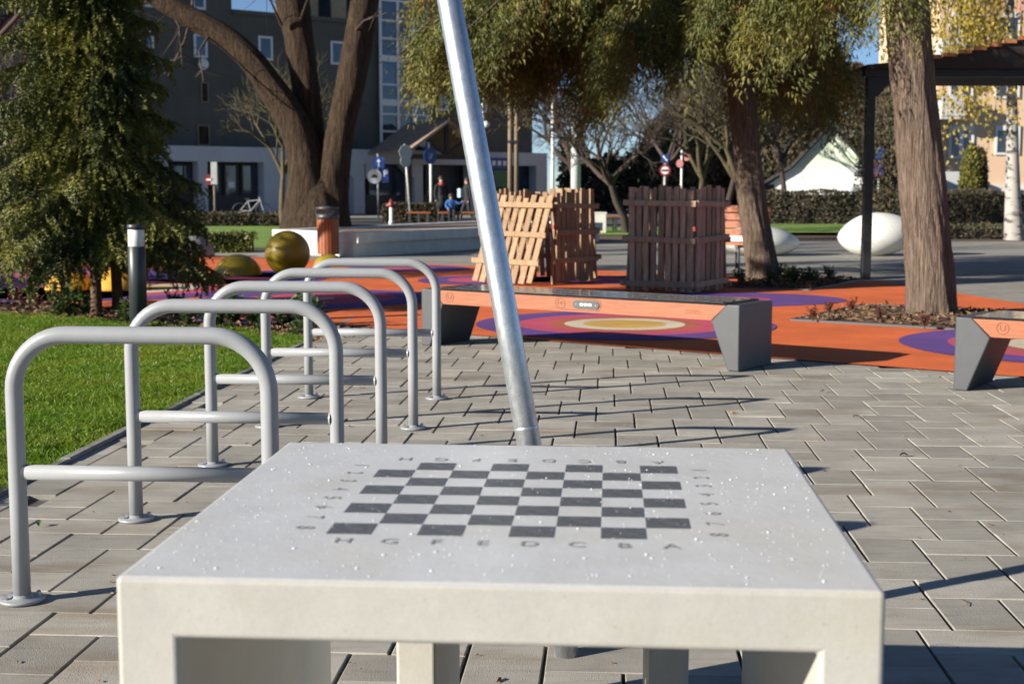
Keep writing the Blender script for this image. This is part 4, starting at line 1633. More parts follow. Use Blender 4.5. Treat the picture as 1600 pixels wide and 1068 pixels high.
spruce(G(150, 490), 'dense drooping green spruce with two thin stems at the lawn edge', 7.2, sp_rad, 3, 165, n_needle=46, zlow=0.75, inner=6500)
spruce((-9.6, 16.6, 0), 'second dense spruce standing farther along the planting bed', 6.5, lambda u, az: max(0.15, 1.9 * (1 - u) ** 0.7), 8, 90, stems=((0, 0),), n_needle=20, step=0.06)


# ================================================================== SMALL PLANTS
def shrub_mesh(seed, n_stem, h, leaf, m, name='young_shrub'):
    r = random.Random(seed)
    rg = np.random.default_rng(seed)
    st = MB()
    c, d, nn = [], [], []
    for k in range(n_stem):
        a = r.uniform(0, 2 * math.pi)
        hh = h * r.uniform(0.5, 1.0)
        tip_ = Vector((math.cos(a) * hh * r.uniform(.15, .7), math.sin(a) * hh * r.uniform(.15, .7), hh))
        st.tube([(0, 0, -0.02), tip_ * 0.5 + Vector((0, 0, hh * 0.06)), tip_], [0.004, 0.003, 0.0015], 4, cap=False)
        for j in range(10):
            f = r.uniform(0.2, 1.0)
            p = tip_ * f
            c.append(p[:])
            dv = Vector((r.gauss(0, 1), r.gauss(0, 1), r.uniform(0, .9)))
            d.append(dv[:])
            nn.append((r.gauss(0, .5), r.gauss(0, .5), 1))
    c, d, nn = np.array(c), np.array(d), np.array(nn)
    V, Fa = leaf_quads(c, d, nn, leaf * (0.6 + 0.7 * rg.random(len(c))), leaf * 0.48 * (0.7 + 0.5 * rg.random(len(c))), 0.08)
    return arr_mesh('leaves', V, Fa, m), st.mesh('stem', M_BARKS, False)


kinds = [shrub_mesh(1, 9, 0.26, 0.075, M_LEAF), shrub_mesh(2, 12, 0.20, 0.055, M_LEAF), shrub_mesh(3, 11, 0.20, 0.05, M_LEAFR), shrub_mesh(4, 7, 0.34, 0.085, M_LEAF)]
LB = ['young green laurel shrub in the mulch bed between lawn and rubber floor', 'low small-leaved green shrub in the mulch bed by the lawn', 'low reddish barberry shrub in the mulch bed by the lawn', 'taller laurel seedling in the mulch bed by the lawn']
GB = ['young laurels in the lawn bed', 'low green shrubs in the lawn bed', 'red barberries in the lawn bed', 'tall laurel seedlings in the lawn bed']
r_ = random.Random(77)
for k in range(52):
    t_ = r_.uniform(-15.5, -7.6)
    c_ = r_.uniform(C_A - 1.0, C_A - 0.12)
    p = DN(t_, c_)
    if to_pq(p)[0] > EDGE_P - 0.15:
        continue
    q_ = r_.choice((0, 0, 1, 1, 2, 2, 3))
    t = thing('young_shrub', LB[q_], 'shrub', (p.x, p.y, -0.016), r_.uniform(0, 6.28), GB[q_])
    s = r_.uniform(0.7, 1.25)
    t.scale = (s, s, s)
    for nm, me in (('leaves', kinds[q_][0]), ('stem', kinds[q_][1])):
        link(bpy.data.objects.new(nm, me), t)
# mulch and leaves in the bed
scatter_on([DN(-15.5, C_A - 1.15), DN(-7.4, C_A - 1.15), DN(-7.4, C_A - .05), DN(-15.5, C_A - .05)], 2600, 0.05, M_DEAD, 'fallen_leaves', 'brown fallen leaves among the shrubs of the lawn bed', (-0.012, 0.03), 8)
for k, (px, py) in enumerate(((1295, 490), (1330, 486), (1270, 500), (1375, 500), (1445, 512))):
    p = G(px, py, 0.03)
    t = thing('young_shrub', 'red leaved seedling in the pit of the thick trunk', 'shrub', p, k * 1.3, 'red seedlings in the nearer tree pit')
    t.scale = (0.7, 0.7, 0.7)
    for nm, me in (('leaves', kinds[2][0]), ('stem', kinds[2][1])):
        link(bpy.data.objects.new(nm, me), t)
for k in range(9):
    p = pit2[2][0].lerp(pit2[2][1], r_.random()).lerp(pit2[2][3].lerp(pit2[2][2], r_.random()), r_.uniform(.1, .8))
    t = thing('young_shrub', 'low green seedling in the pit of the leaning slim trunk', 'shrub', (p.x, p.y, 0.03), k * 1.3, 'seedlings in the farther tree pit')
    for nm, me in (('leaves', kinds[1][0]), ('stem', kinds[1][1])):
        link(bpy.data.objects.new(nm, me), t)

# leaves that lie on the paving
for k, (px, py, lb) in enumerate(((1412, 712, 'dark curled leaf lying on the paving near the far corner of the table'), (1337, 652, 'orange dry leaf lying on the paving in front of the nearer bench leg'), (1287, 612, 'small brown leaf on the paving beside the long bench'), (1508, 941, 'thin brown twig lying on the paving next to the table'), (60, 820, 'small green leaf on the paving near the first rack'))):
    p = G(px, py, 0.004)
    b = MB()
    if k == 3:
        b.tube([(-0.03, 0, 0), (0, -0.006, 0.002), (0.04, 0.006, 0)], 0.0012, 5)
    else:
        n_ = 6
        vs = []
        for i in range(n_ + 1):
            s = i / n_
            w_ = 0.017 * math.sin(math.pi * min(1, s * 0.9 + 0.08)) + 0.002
            zc = 0.016 * math.sin(s * 3.0)
            vs += [(s * 0.06 - 0.03, -w_, zc + 0.012), (s * 0.06 - 0.03, 0, zc), (s * 0.06 - 0.03, w_, zc + 0.010)]
        fs = []
        for i in range(n_):
            fs += [(3 * i, 3 * i + 1, 3 * i + 4, 3 * i + 3), (3 * i + 1, 3 * i + 2, 3 * i + 5, 3 * i + 4)]
        b.add(vs, fs, True)
    if k != 3:
        b.v = [(v[0] * 0.6, v[1] * 0.6, v[2] * 0.6) for v in b.v]
    o = b.build('twig' if k == 3 else 'fallen_leaf', [M_BEAM, M_DEAD, M_DEAD, M_DEAD, M_LEAF][k], loc=p, rz=0.5 * k, fix=False)
    tag(o, lb, 'twig' if k == 3 else 'leaf')


# grit and tiny bits of litter on the blocks
gb_ = MB()
r_ = random.Random(404)
for k in range(420):
    q_ = 3.0 + 9.0 * r_.random() ** 1.3
    p_ = r_.uniform(-2.3, 0.36 * q_ + 0.6)
    s_ = 0.0022 * math.exp(abs(r_.gauss(0, 0.6)))
    c_ = PQ(p_, q_, 0.0032)
    if c_.dot(NB) > C_A - 0.1:
        continue
    a_ = r_.uniform(0, 6.28)
    l_ = s_ * r_.uniform(1.0, 3.5)
    ux, uy = math.cos(a_), math.sin(a_)
    gb_.add([c_ + Vector((ux * l_, uy * l_, 0)), c_ + Vector((-uy * s_, ux * s_, 0)), c_ + Vector((-ux * l_, -uy * l_, 0)), c_ + Vector((uy * s_, -ux * s_, 0)), c_ + Vector((0, 0, s_))], [(0, 1, 4), (1, 2, 4), (2, 3, 4), (3, 0, 4)])
tag(gb_.build('grit', M_DEAD), 'tiny dark bits of grit and litter scattered over the paving', 'grit', kind='stuff')


# ================================================================== HEDGES
def hedge(name, label, x0, x1, y0, y1, h, n_, leaf, seed, m=M_HEDGE, cat='hedge', group=None):
    t = thing(name, label, cat, ((x0 + x1) / 2, (y0 + y1) / 2, 0), 0, group)
    hx, hy = (x1 - x0) / 2, (y1 - y0) / 2
    b = MB()
    b.box(-hx + .1, hx - .1, -hy + .1, hy - .1, 0, h - 0.12)
    b.build('twig_core', M_BEAM, t)
    rg = np.random.default_rng(seed)
    u = rg.random(n_)
    face = rg.random(n_)
    x = rg.uniform(-hx, hx, n_)
    z = rg.random(n_) * h
    y = np.where(face < 0.6, -hy + 0.18 * rg.random(n_) ** 2, rg.uniform(-hy, hy, n_))
    z = np.where(face < 0.6, z, h - 0.15 * rg.random(n_) ** 2)
    bumpy = np.array([noise.noise(Vector((a * 0.9, 0, 5.0))) + 0.5 * noise.noise(Vector((a * 3.1, 2, 1.0))) for a in x])
    z = z * (1 + 0.10 * bumpy)
    y = y - 0.12 * bumpy
    c = np.stack([x, y, z], 1)
    d = rg.normal(size=(n_, 3)) + np.array([0, -0.4, 0.5])
    nn = rg.normal(size=(n_, 3)) + np.array([0, -0.6, 0.6])
    V, Fa = leaf_quads(c, d, nn, leaf * (0.6 + 0.8 * rg.random(n_)), leaf * 0.6 * (0.6 + 0.8 * rg.random(n_)))
    arr_obj('foliage', V, Fa, m, t)
    return t


hedge('hedge', 'long clipped brown green hedge in front of the mint green house', 8.8, 42, 50.5, 52, 1.2, 26000, 0.10, 2)
hedge('hedge', 'low dark hedge between plaza and far lawn behind the pebble seats', 9.5, 40, 35.0, 36.2, 0.36, 12000, 0.08, 3)
hedge('hedge', 'low clipped hedge at the road beyond the sunny lawn', -22, -7.4, 47.2, 48.8, 0.45, 12000, 0.09, 4)
hedge('hedge', 'low rounded hedge behind the red hydrant', -5.0, -2.2, 53, 54.2, 0.7, 5000, 0.09, 5)
hedge('hedge', 'small juniper hedge at the edge of the sunny lawn, behind the big ball', -7.2, -5.2, 27.4, 28.4, 0.35, 5000, 0.07, 6, M_SPRUCE)

# dark trees and gardens far behind the bare trees
rg = np.random.default_rng(9)
n_ = 34000
x = rg.uniform(3.0, 45, n_)
top = 3.9 + 1.3 * np.array([noise.noise(Vector((a * 0.25, 0, 0))) + 0.6 * noise.noise(Vector((a * 0.9, 4, 0))) for a in x])
z = rg.random(n_) * top
y = 88 + rg.uniform(-1.5, 1.5, n_)
c = np.stack([x, y, z], 1)
V, Fa = leaf_quads(c, rg.normal(size=(n_, 3)), rg.normal(size=(n_, 3)) + np.array([0, -.7, .3]), 0.25 + 0.25 * rg.random(n_), 0.18 + 0.15 * rg.random(n_))
tl = arr_obj('treeline', V, Fa, M_HEDGE)
tag(tl, 'dark evergreen gardens far behind the leafless trees', 'treeline', kind='stuff')


# ================================================================== DARK CORNER BUILDING
FA = Vector((-16.8, 68.0, 0))
FU = Vector((0.803, 0.596, 0))
FN = Vector((0.596, -0.803, 0))


def onwall(px, py, off=0.0):
    d = ray(px, py)
    o = Vector((0, 0, H))
    a = FA + FN * off
    t = (a - o).dot(FN) / d.dot(FN)
    q_ = o + d * t
    return (q_ - a).dot(FU), q_.z


bld = thing('apartment_building', 'dark olive apartment block with glazed stairwell above white shop arcade', 'building', FA, math.atan2(FU.y, FU.x))
sL = onwall(-60, 0)[0] - 3
s1 = onwall(362, 20)[0]
s2 = onwall(591, 20)[0]
s3 = onwall(832, 100)[0]
h1 = onwall(400, 25)[1]
for x0, x1, hh in ((sL, s1, 15.5), (s1 + 0.004, s2 - 0.004, h1), (s2, s3, 16.0)):
    b = MB()
    b.box(x0, x1, 0, 12, 0, hh)
    b.build('wall', M_FACADE, bld)
for x0, x1, hh in ((s1 + 0.02, s2 - 0.02, h1),):
    b = MB()
    b.box(x0, x1, -0.12, 0.3, hh + 0.003, hh + 0.22)
    b.build('parapet', M_FACADE, bld)
pa, pb_ = onwall(476, 0, -5)[0], onwall(548, 0, -5)[0]
ph = thing('rooftop_flat', 'yellow sunlit rooftop flat above the dark apartment block', 'building', FA + FU * pa - FN * 5 + Vector((0, 0, h1 - 0.5)), R(-24))
b = MB()
b.box(0, 5.2, 0, 4, 0, 5.0)
b.build('wall', M_PENT, ph)
for x_ in (0.9, 2.7):
    b = MB()
    b.box(x_, x_ + 0.8, -0.05, -0.004, 0.9, 2.9)
    f = b.build('window', M_REDF, ph)
    b = MB()
    b.box(x_ + .08, x_ + 0.72, -0.07, -0.053, 0.98, 2.82)
    b.build('pane', M_PANE, f)


def window(px0, px1, py0, py1, frame=M_FRAME, pane=M_PANE, off=0.0, mull=False, par=None, th=0.07):
    x0, z1 = onwall(px0, py0, off)
    x1, z0 = onwall(px1, py1, off)
    y = -off
    fr = MB()
    w_ = th
    fr.box(x0, x0 + w_, y - 0.06, y - 0.003, z0, z1)
    fr.box(x1 - w_, x1, y - 0.06, y - 0.003, z0, z1)
    fr.box(x0 + w_ + .001, x1 - w_ - .001, y - 0.058, y - 0.003, z0, z0 + w_)
    fr.box(x0 + w_ + .001, x1 - w_ - .001, y - 0.058, y - 0.003, z1 - w_, z1)
    if mull:
        c = (x0 + x1) / 2
        fr.box(c - w_ / 2, c + w_ / 2, y - 0.056, y - 0.003, z0 + w_ + .001, z1 - w_ - .001)
    f = fr.build('window', frame, par or bld)
    p = MB()
    p.box(x0 + w_ * .5, x1 - w_ * .5, y - 0.03, y - 0.006, z0 + w_ * .5, z1 - w_ * .5)
    p.build('pane', pane, f)
    return f


for wdw in ((217, 240, 46, 76), (302, 324, 53, 91), (403, 426, 56, 95), (516, 538, 64, 102), (215, 238, -30, 12), (299, 321, -25, 16), (683, 700, 141, 173), (742, 760, 148, 176), (130, 155, 44, 80), (60, 85, 36, 72), (742, 760, 82, 108), (683, 700, 74, 105)):
    window(*wdw, th=0.11)
window(313, 326, 128, 161, frame=M_WOODP, pane=M_BARKG)
window(308, 328, 195, 228, frame=M_WOODP, pane=M_BARKG)
# satellite dish under a window
b = MB()
x_, z_ = onwall(314, 101)
b.tube([(x_, -0.25, z_), (x_, -0.3, z_)], [0.05, 0.28], 16)
b.build('satellite_dish', M_FRAME, bld)
# glazed stairwell
gx0, gz1 = onwall(593, -60, 0.25)
gx1, _ = onwall(668, 0, 0.25)
_, gz0 = onwall(600, 232, 0.25)
sw = MB()
sw.box(gx0 + .05, gx1 - .05, -0.20, -0.003, gz0 - 1, gz1)
sw.build('stairwell_glazing', M_PANE, bld)
fr = MB()
for f in (0, 0.36, 0.68, 1.0):
    x_ = gx0 + (gx1 - gx0) * f
    fr.box(x_ - 0.07, x_ + 0.07, -0.29, -0.203, gz0 - 1, gz1)
fr.build('stairwell_mullion', M_FRAME, bld)
fr = MB()
for py, hh in ((0, .12), (32, .12), (60, .1), (91, .32), (132, .1), (160, .34), (178, .1), (205, .1)):
    z_ = onwall(600, py, 0.25)[1]
    fr.box(gx0, gx1, -0.275, -0.204, z_ - hh / 2, z_ + hh / 2)
fr.build('stairwell_transom', M_FRAME, bld)
# white arcade
OFF = 1.0
ar0 = sL + 6
ar1 = onwall(855, 240, OFF)[0]
za1 = onwall(300, 228, OFF)[1]
za0 = onwall(300, 252, OFF)[1]
b = MB()
b.box(ar0, ar1, -OFF, -0.004, za0, za1)
b.build('arcade_band', M_ARC, bld)
for px0, px1 in ((311, 325), (413, 450), (553, 570), (648, 661), (838, 855), (258, 264), (170, 185), (735, 745)):
    x0, x1 = onwall(px0, 300, OFF)[0], onwall(px1, 300, OFF)[0]
    b = MB()
    b.box(x0, x1, -OFF, -0.3, 0, za0 - 0.002)
    b.build('arcade_pier', M_ARC, bld)
for px in (445, 553, 648, 572):
    x0 = onwall(px, 270, OFF)[0]
    b = MB()
    sgn = -1 if px in (553, 648) else 1
    b.prism([(x0, za0 - 0.004), (x0 + sgn * 0.8, za0 - 0.004), (x0, za0 - 0.8)], (0, -OFF + 0.02, 0), (1, 0, 0), (0, 0, 1), (0, 0.6, 0))
    b.build('arcade_haunch', M_ARC, bld)
b = MB()
b.box(ar0, ar1, -0.28, -0.20, 0.0, 1.0)
b.build('shop_sill', M_FRAMED, bld)
for px0, px1 in ((200, 236), (240, 258), (266, 308), (328, 345), (349, 372), (376, 411), (458, 500), (505, 548), (574, 645), (664, 690), (760, 832)):
    window(px0, px1, 256, 318, frame=M_FRAMED, pane=M_PANE, off=0.2, mull=px1 - px0 > 30, th=0.1)
# plain white and blue shop notices
for px0, px1, py0, py1, m in ((256, 266, 283, 294, M_WHITE), (356, 366, 284, 293, M_WHITE), (228, 233, 288, 300, M_BLUE)):
    x0, z1 = onwall(px0, py0, 0.3)
    x1, z0 = onwall(px1, py1, 0.3)
    b = MB()
    b.box(x0, x1, -0.30, -0.285, z0, z1)
    b.build('shop_notice', m, bld)
# shop boards
for px0, px1, py0, py1, m, nm in ((762, 796, 246, 264, M_BLUE, 'blue_shop_board'), (771, 796, 266, 292, M_GREEN, 'green_shop_board')):
    x0, z1 = onwall(px0, py0, OFF + 0.1)
    x1, z0 = onwall(px1, py1, OFF + 0.1)
    b = MB()
    b.box(x0, x1, -OFF - 0.1, -OFF - 0.02, z0, z1)
    bo_ = b.build(nm, m, bld)
    if m is M_BLUE:
        for k in range(3):
            b = MB()
            xx = x0 + (x1 - x0) * (0.2 + 0.25 * k)
            b.box(xx, xx + (x1 - x0) * 0.16, -OFF - 0.115, -OFF - 0.102, z0 + (z1 - z0) * 0.3, z0 + (z1 - z0) * 0.72)
            b.build('white_mark', M_WHITE, bo_)

# porch with its gable roof
x_r, z_r = onwall(630, 182, 1.5)
x_e, z_e = onwall(597, 232, 1.0)
hw = 2.5
b = MB()
y0, y1 = -5.0, -1.002
zr, ze = z_r - 0.3, z_e - 0.2
xr = x_r + 0.6
for sgn in (-1, 1):
    b2_ = MB()
    b2_.add([(xr, y0, zr), (xr, y1, zr), (xr + sgn * hw, y1, ze), (xr + sgn * hw, y0, ze), (xr, y0, zr - .15), (xr, y1, zr - .15), (xr + sgn * hw, y1, ze - .15), (xr + sgn * hw, y0, ze - .15)],
            [(0, 1, 2, 3), (7, 6, 5, 4), (0, 3, 7, 4), (2, 1, 5, 6), (3, 2, 6, 7), (1, 0, 4, 5)])
    b2_.build('porch_roof', M_ROOFB, bld)
for x_ in (xr - hw + 0.2, xr + hw - 0.2):
    b = MB()
    b.box(x_ - 0.12, x_ + 0.12, y0 + 0.2, y0 + 0.44, 0, ze - 0.16)
    b.build('porch_post', M_BEAM, bld)
b = MB()
b.beam((xr - hw, y0 + 0.3, ze - 0.3), (xr + hw, y0 + 0.3, ze - 0.3), 0.2, 0.25)
b.beam((xr, y0 + 0.3, ze - 0.2), (xr, y0 + 0.3, zr - 0.2), 0.16, 0.16)
b.beam((xr, y0 + 0.3, ze - 0.2), (xr - hw / 2, y0 + 0.3, (zr + ze) / 2 - 0.15), 0.12, 0.12)
b.beam((xr, y0 + 0.3, ze - 0.2), (xr + hw / 2, y0 + 0.3, (zr + ze) / 2 - 0.15), 0.12, 0.12)
b.build('porch_truss', M_BEAM, bld)
b = MB()
b.box(xr - 0.5, s3 + 0.5, -0.1, -0.004, 1, za0)
b.build('porch_wall', M_FRAMED, bld)

# ================================================================== PALE APARTMENT HOUSE
YA = 74.0
ap = thing('apartment_house', 'sunlit peach apartment house with balconies behind the birch', 'building', (0, YA, 0))


def onY(px, py, Y):
    p = AT(px, py, Y)
    return p.x, p.z


xa = onY(1466, 100, YA)[0]
b = MB()
b.box(xa, xa + 30, 0, 12, 0, 15)
b.build('wall', M_APT, ap)
xs = onY(1545, 100, YA)[0]
b = MB()
b.box(xs, xa + 30, -0.02, -0.001, onY(0, 62, YA)[1], 14.9)
b.build('salmon_wall', M_APTP, ap)
for py in (24, 112, 200):
    for x0, x1 in ((1483, 1500), (1502, 1520), (1555, 1592), (1615, 1650), (1690, 1725)):
        hgt_ = 48 if x1 - x0 < 25 else 42
        wx0, wz1 = onY(x0, py - 4, YA)
        wx1, wz0 = onY(x1, py + hgt_, YA)
        f = MB()
        w_ = 0.12
        f.box(wx0, wx0 + w_, -0.09, -0.022, wz0, wz1)
        f.box(wx1 - w_, wx1, -0.09, -0.022, wz0, wz1)
        f.box(wx0 + w_ + .001, wx1 - w_ - .001, -0.088, -0.022, wz0, wz0 + w_)
        f.box(wx0 + w_ + .001, wx1 - w_ - .001, -0.088, -0.022, wz1 - w_ * 2.2, wz1)
        fo = f.build('window', M_FRAME if x1 - x0 > 25 else M_FRAME, ap)
        p = MB()
        p.box(wx0 + .06, wx1 - .06, -0.05, -0.024, wz0 + .06, wz1 - .06)
        p.build('pane', M_PANE, fo)
        if x1 - x0 > 25:
            c = (wx0 + wx1) / 2
            p = MB()
            p.box(c - 0.06, c + 0.06, -0.1, -0.052, wz0 + .1, wz1 - .1)
            p.build('mullion', M_REDF, fo)
for py in (58, 148, 270, 184):
    pass
for py0, py1 in ((60, 100), (148, 186), (268, 296)):
    bx0, bz1 = onY(1472, py0, YA - 1.2)
    bx1, bz0 = onY(1507, py1, YA - 1.2)
    b = MB()
    b.box(bx0, bx1, -1.2, -0.03, bz0, bz0 + 0.16)
    sl = b.build('balcony_slab', M_BALC, ap)
    b = MB()
    b.box(bx0, bx1, -1.25, -1.2, bz0 + 0.162, bz1)
    b.box(bx0, bx0 + .05, -1.198, -0.03, bz0 + 0.162, bz1)
    b.box(bx1 - .05, bx1, -1.198, -0.03, bz0 + 0.162, bz1)
    b.build('balcony_front', M_BALC, sl)
b = MB()
b.box(xa, xa + 30, -0.15, -0.004, 0, onY(0, 288, YA)[1])
b.build('plinth', M_WALLC, ap)

# ================================================================== MINT HOUSE
YH = 66.0
HX = onY(1280, 298, YH)[0]
hs = thing('gabled_house', 'mint green and white gabled house behind the hedge', 'house', (HX, YH, 0), -math.atan2(HX, YH))
_on = onY


def onY(px, py, Y, _f=_on):
    x_, z_ = _f(px, py, Y)
    return x_ - HX, z_


ax, az_ = onY(1299, 198, YH)
l0x, l0z = onY(1196, 292, YH)
r0x, r0z = onY(1352, 262, YH)
hx_ = r0x - ax
zj = onY(0, 262, YH)[1]
lsx, lsz = onY(1240, 262, YH)
b = MB()
b.prism([(lsx, zj), (ax, az_), (r0x, zj)], (0, 0, 0), (1, 0, 0), (0, 0, 1), (0, 9, 0))
b.build('gable', M_HOUSE, hs)
b = MB()
b.prism([(l0x, 0), (l0x, l0z), (lsx, zj - .004), (r0x, zj - .004), (r0x, 0)], (0, 0.02, 0), (1, 0, 0), (0, 0, 1), (0, 8.9, 0))
b.build('wall', M_HOUSEW, hs)
for (x0, z0), (x1, z1), nm in (((ax, az_), (r0x + 0.5, zj - 0.65), 'roof'), ((ax, az_), (lsx - 0.05, zj - 0.03), 'roof'), ((lsx, zj), (l0x - 0.5, l0z - 0.2), 'lean_to_roof')):
    b = MB()
    n2 = Vector((-(z1 - z0), 0, x1 - x0)).normalized()
    if n2.z < 0:
        n2 = -n2
    a_, c_ = Vector((x0, -0.35, z0)) + n2 * 0.03, Vector((x1, -0.35, z1)) + n2 * 0.03
    vs = [a_, c_, c_ + n2 * 0.14, a_ + n2 * 0.14]
    vs += [v + Vector((0, 9.6, 0)) for v in vs]
    b.add(vs, [(0, 1, 2, 3), (7, 6, 5, 4), (0, 4, 5, 1), (1, 5, 6, 2), (2, 6, 7, 3), (3, 7, 4, 0)])
    b.build(nm, M_ROOFD, hs)
b = MB()
xj, zj2 = onY(1203, 285, YH)
b.box(xj - 0.2, xj + 0.25, -0.02, 0.01, zj2 - 0.6, zj2 - 0.1)
b.build('vent', M_BLACK, hs)
# ================================================================== BIRCH
bt = thing('birch_tree', 'slender white birch trunk in front of the peach apartment house', 'tree')
Yb_ = 34.5
pts, rad = px_path([(1568, 1600, 380), (1570, 1596, 340), (1572, 1592, 250), (1573, 1589, 150), (1572, 1586, 50), (1571, 1582, -80), (1570, 1578, -200)], Yb_)
b = MB()
trunk_tube(b, pts, rad, 24, 0.03, 4, 1.0, 8)
b.build('trunk', M_BIRCH, bt, fix=False)
rg = np.random.default_rng(4)
tw = MB()
c, d = [], []
r_ = random.Random(8)
for k in range(130):
    px = r_.gauss(1525, 34)
    p0 = AT(px, r_.uniform(-120, 60), Yb_ + r_.uniform(-1.5, 1.5))
    p1 = p0 + Vector((r_.uniform(-.3, .3), 0, -r_.uniform(0.8, 3.2)))
    if p1.z < 1.7:
        p1.z = 1.7 + r_.random()
    tw.tube([p0, (p0 + p1) / 2 + Vector((r_.uniform(-.1, .1), 0, 0)), p1], [0.008, 0.006, 0.003], 3, cap=False)
    for j in range(40):
        f = r_.random()
        q_ = p0.lerp(p1, f) + Vector((r_.gauss(0, .09), r_.gauss(0, .09), r_.gauss(0, .05)))
        c.append(q_[:])
        d.append((r_.gauss(0, .5), r_.gauss(0, .5), -1))
tw.build('branch', M_TWIG, bt, fix=False)
c, d = np.array(c), np.array(d)
V, Fa = leaf_quads(c, d, rg.normal(size=c.shape) + np.array([-.5, -.5, 0]), 0.075 + 0.06 * rg.random(len(c)), 0.055 + 0.035 * rg.random(len(c)))
arr_obj('crown', V, Fa, M_BIRCHL, bt)


# columnar thuja and dark bush by the peach house
def bush(name, label, base, rx, h, n_, leaf, m, seed, cat='shrub', pw_=1.0):
    t = thing(name, label, cat, base)
    rg = np.random.default_rng(seed)
    u = rg.random(n_)
    th = rg.random(n_) * 2 * np.pi
    z = u * h
    rr_ = rx * np.sqrt(np.clip(1 - np.abs(2 * u - 0.8) ** 2.2 * 0.72, 0.02, 1)) * (0.75 + 0.3 * rg.random(n_))
    c = np.stack([rr_ * np.cos(th), rr_ * np.sin(th), z], 1)
    d = np.stack([np.cos(th) * .5, np.sin(th) * .5, np.ones(n_)], 1) + rg.normal(size=(n_, 3)) * .4
    nn = np.stack([np.cos(th), np.sin(th), np.full(n_, .3)], 1) + rg.normal(size=(n_, 3)) * .4
    V, Fa = leaf_quads(c, d, nn, leaf * (0.6 + rg.random(n_)), leaf * .5 * (0.6 + rg.random(n_)))
    arr_obj('foliage', V, Fa, m, t)
    b = MB()
    b.lathe([(0.04, -0.02), (0.03, h * 0.6)], 6)
    b.build('stem', M_BARKS, t)
    return t


bush('columnar_thuja', 'green columnar thuja beside the thick trunk, before the peach house', gp(1512, 56), 0.42, 3.0, 6000, 0.11, M_THUJA, 1)
bush('columnar_thuja', 'dark narrow evergreen next to the green columnar thuja', gp(1526, 57), 0.30, 2.9, 4000, 0.11, M_HEDGE, 2)
bush('yellow_bush', 'loose yellow brown bush behind the black shelter post', gp(1388, 46), 1.1, 4.6, 5200, 0.12, M_HEDGE, 3)


bush('evergreen_tree', 'dark evergreen behind the black shelter post, beside the mint green house', gp(1402, 74), 1.7, 7.0, 9000, 0.22, M_HEDGE, 11, 'tree')
bush('evergreen_tree', 'tall dark evergreen rising behind the mint green gable', gp(1325, 84), 2.6, 8.6, 12000, 0.3, M_HEDGE, 12, 'tree')
bush('evergreen_tree', 'dark evergreen beyond the slim trunk, left of the mint green house', gp(1215, 84), 2.8, 7.4, 12000, 0.3, M_HEDGE, 13, 'tree')
bush('evergreen_tree', 'broad dark evergreen far behind the grey brown crate', gp(1075, 86), 3.0, 6.6, 12000, 0.3, M_HEDGE, 14, 'tree')


# ================================================================== SIGNS, POLES
def disc(b, c, r, n_dir, th=0.02, seg=20):
    c, n_ = Vector(c), Vector(n_dir).normalized()
    b.tube([c, c + n_ * th], r, seg, smooth=False)


FRN = Vector((0, -1, 0))
s = thing('road_sign', 'blue arrow sign over round sign and parking plate on one post', 'sign', gp(592, 58))
b = MB()
b.lathe([(0.035, 0), (0.035, 2.75)], 10)
b.build('post', M_SIGNB, s)
b = MB()
b.box(-0.19, 0.27, -0.06, -0.04, 2.16, 2.62)
pl = b.build('arrow_plate', M_BLUE, s)
b = MB()
b.prism([(0.02, 2.22), (0.06, 2.22), (0.06, 2.42), (0.13, 2.42), (0.04, 2.56), (-0.05, 2.42), (0.02, 2.42)], (0, -0.064, 0), (1, 0, 0), (0, 0, 1), (0, -0.004, 0))
b.build('white_arrow', M_WHITE, pl)
b = MB()
disc(b, (-0.14, -0.05, 1.82), 0.30, FRN)
pl = b.build('round_plate', M_SIGNB, s)
b = MB()
b.box(-0.27, -0.01, -0.078, -0.072, 1.76, 1.84)
b.box(-0.22, -0.06, -0.078, -0.072, 1.841, 1.90)
b.build('car_mark', M_FRAMED, pl)
b = MB()
b.box(0.19, 0.45, -0.06, -0.04, 1.55, 2.12)
pl = b.build('parking_plate', M_BLUE, s)
o = bpy.data.objects.new('letter', text_mesh('P', 0.36, M_WHITE))
link(o, pl, loc=(0.32, -0.064, 1.92))
o.rotation_euler = (math.pi / 2, 0, 0)

s = thing('road_sign', 'tilted post with two grey round sign backs', 'sign', AT(642, 338, 52).xy.to_3d())
tp_ = AT(632, 225, 52) - Vector((s.location.x, s.location.y, 0))
b = MB()
b.tube([(0, 0, 0), (tp_.x, 0, tp_.z)], 0.04, 10)
b.build('post', M_SIGNB, s)
for z_, rr_ in ((238, 0.28), (252, 0.22)):
    q_ = AT(634, z_, 52)
    b = MB()
    disc(b, (q_.x - s.location.x, -0.07, q_.z), rr_, (0.55, -0.85, 0))
    b.build('round_plate', M_SIGNB, s)

s = thing('road_sign', 'round blue sign with white mark on slim white post', 'sign', gp(674, 55))
b = MB()
b.lathe([(0.05, 0), (0.05, 2.75)], 10)
b.build('post', M_POLEW, s)
b = MB()
disc(b, (-0.02, -0.06, 2.58), 0.31, (0.6, -0.8, 0))
pl = b.build('round_plate', M_BLUE, s)
b = MB()
b.beam((-0.06, -0.10, 2.42), (-0.06, -0.10, 2.72), 0.05, 0.02)
b.beam((0.0, -0.09, 2.46), (0.06, -0.06, 2.68), 0.05, 0.02)
b.build('white_mark', M_WHITE, pl)

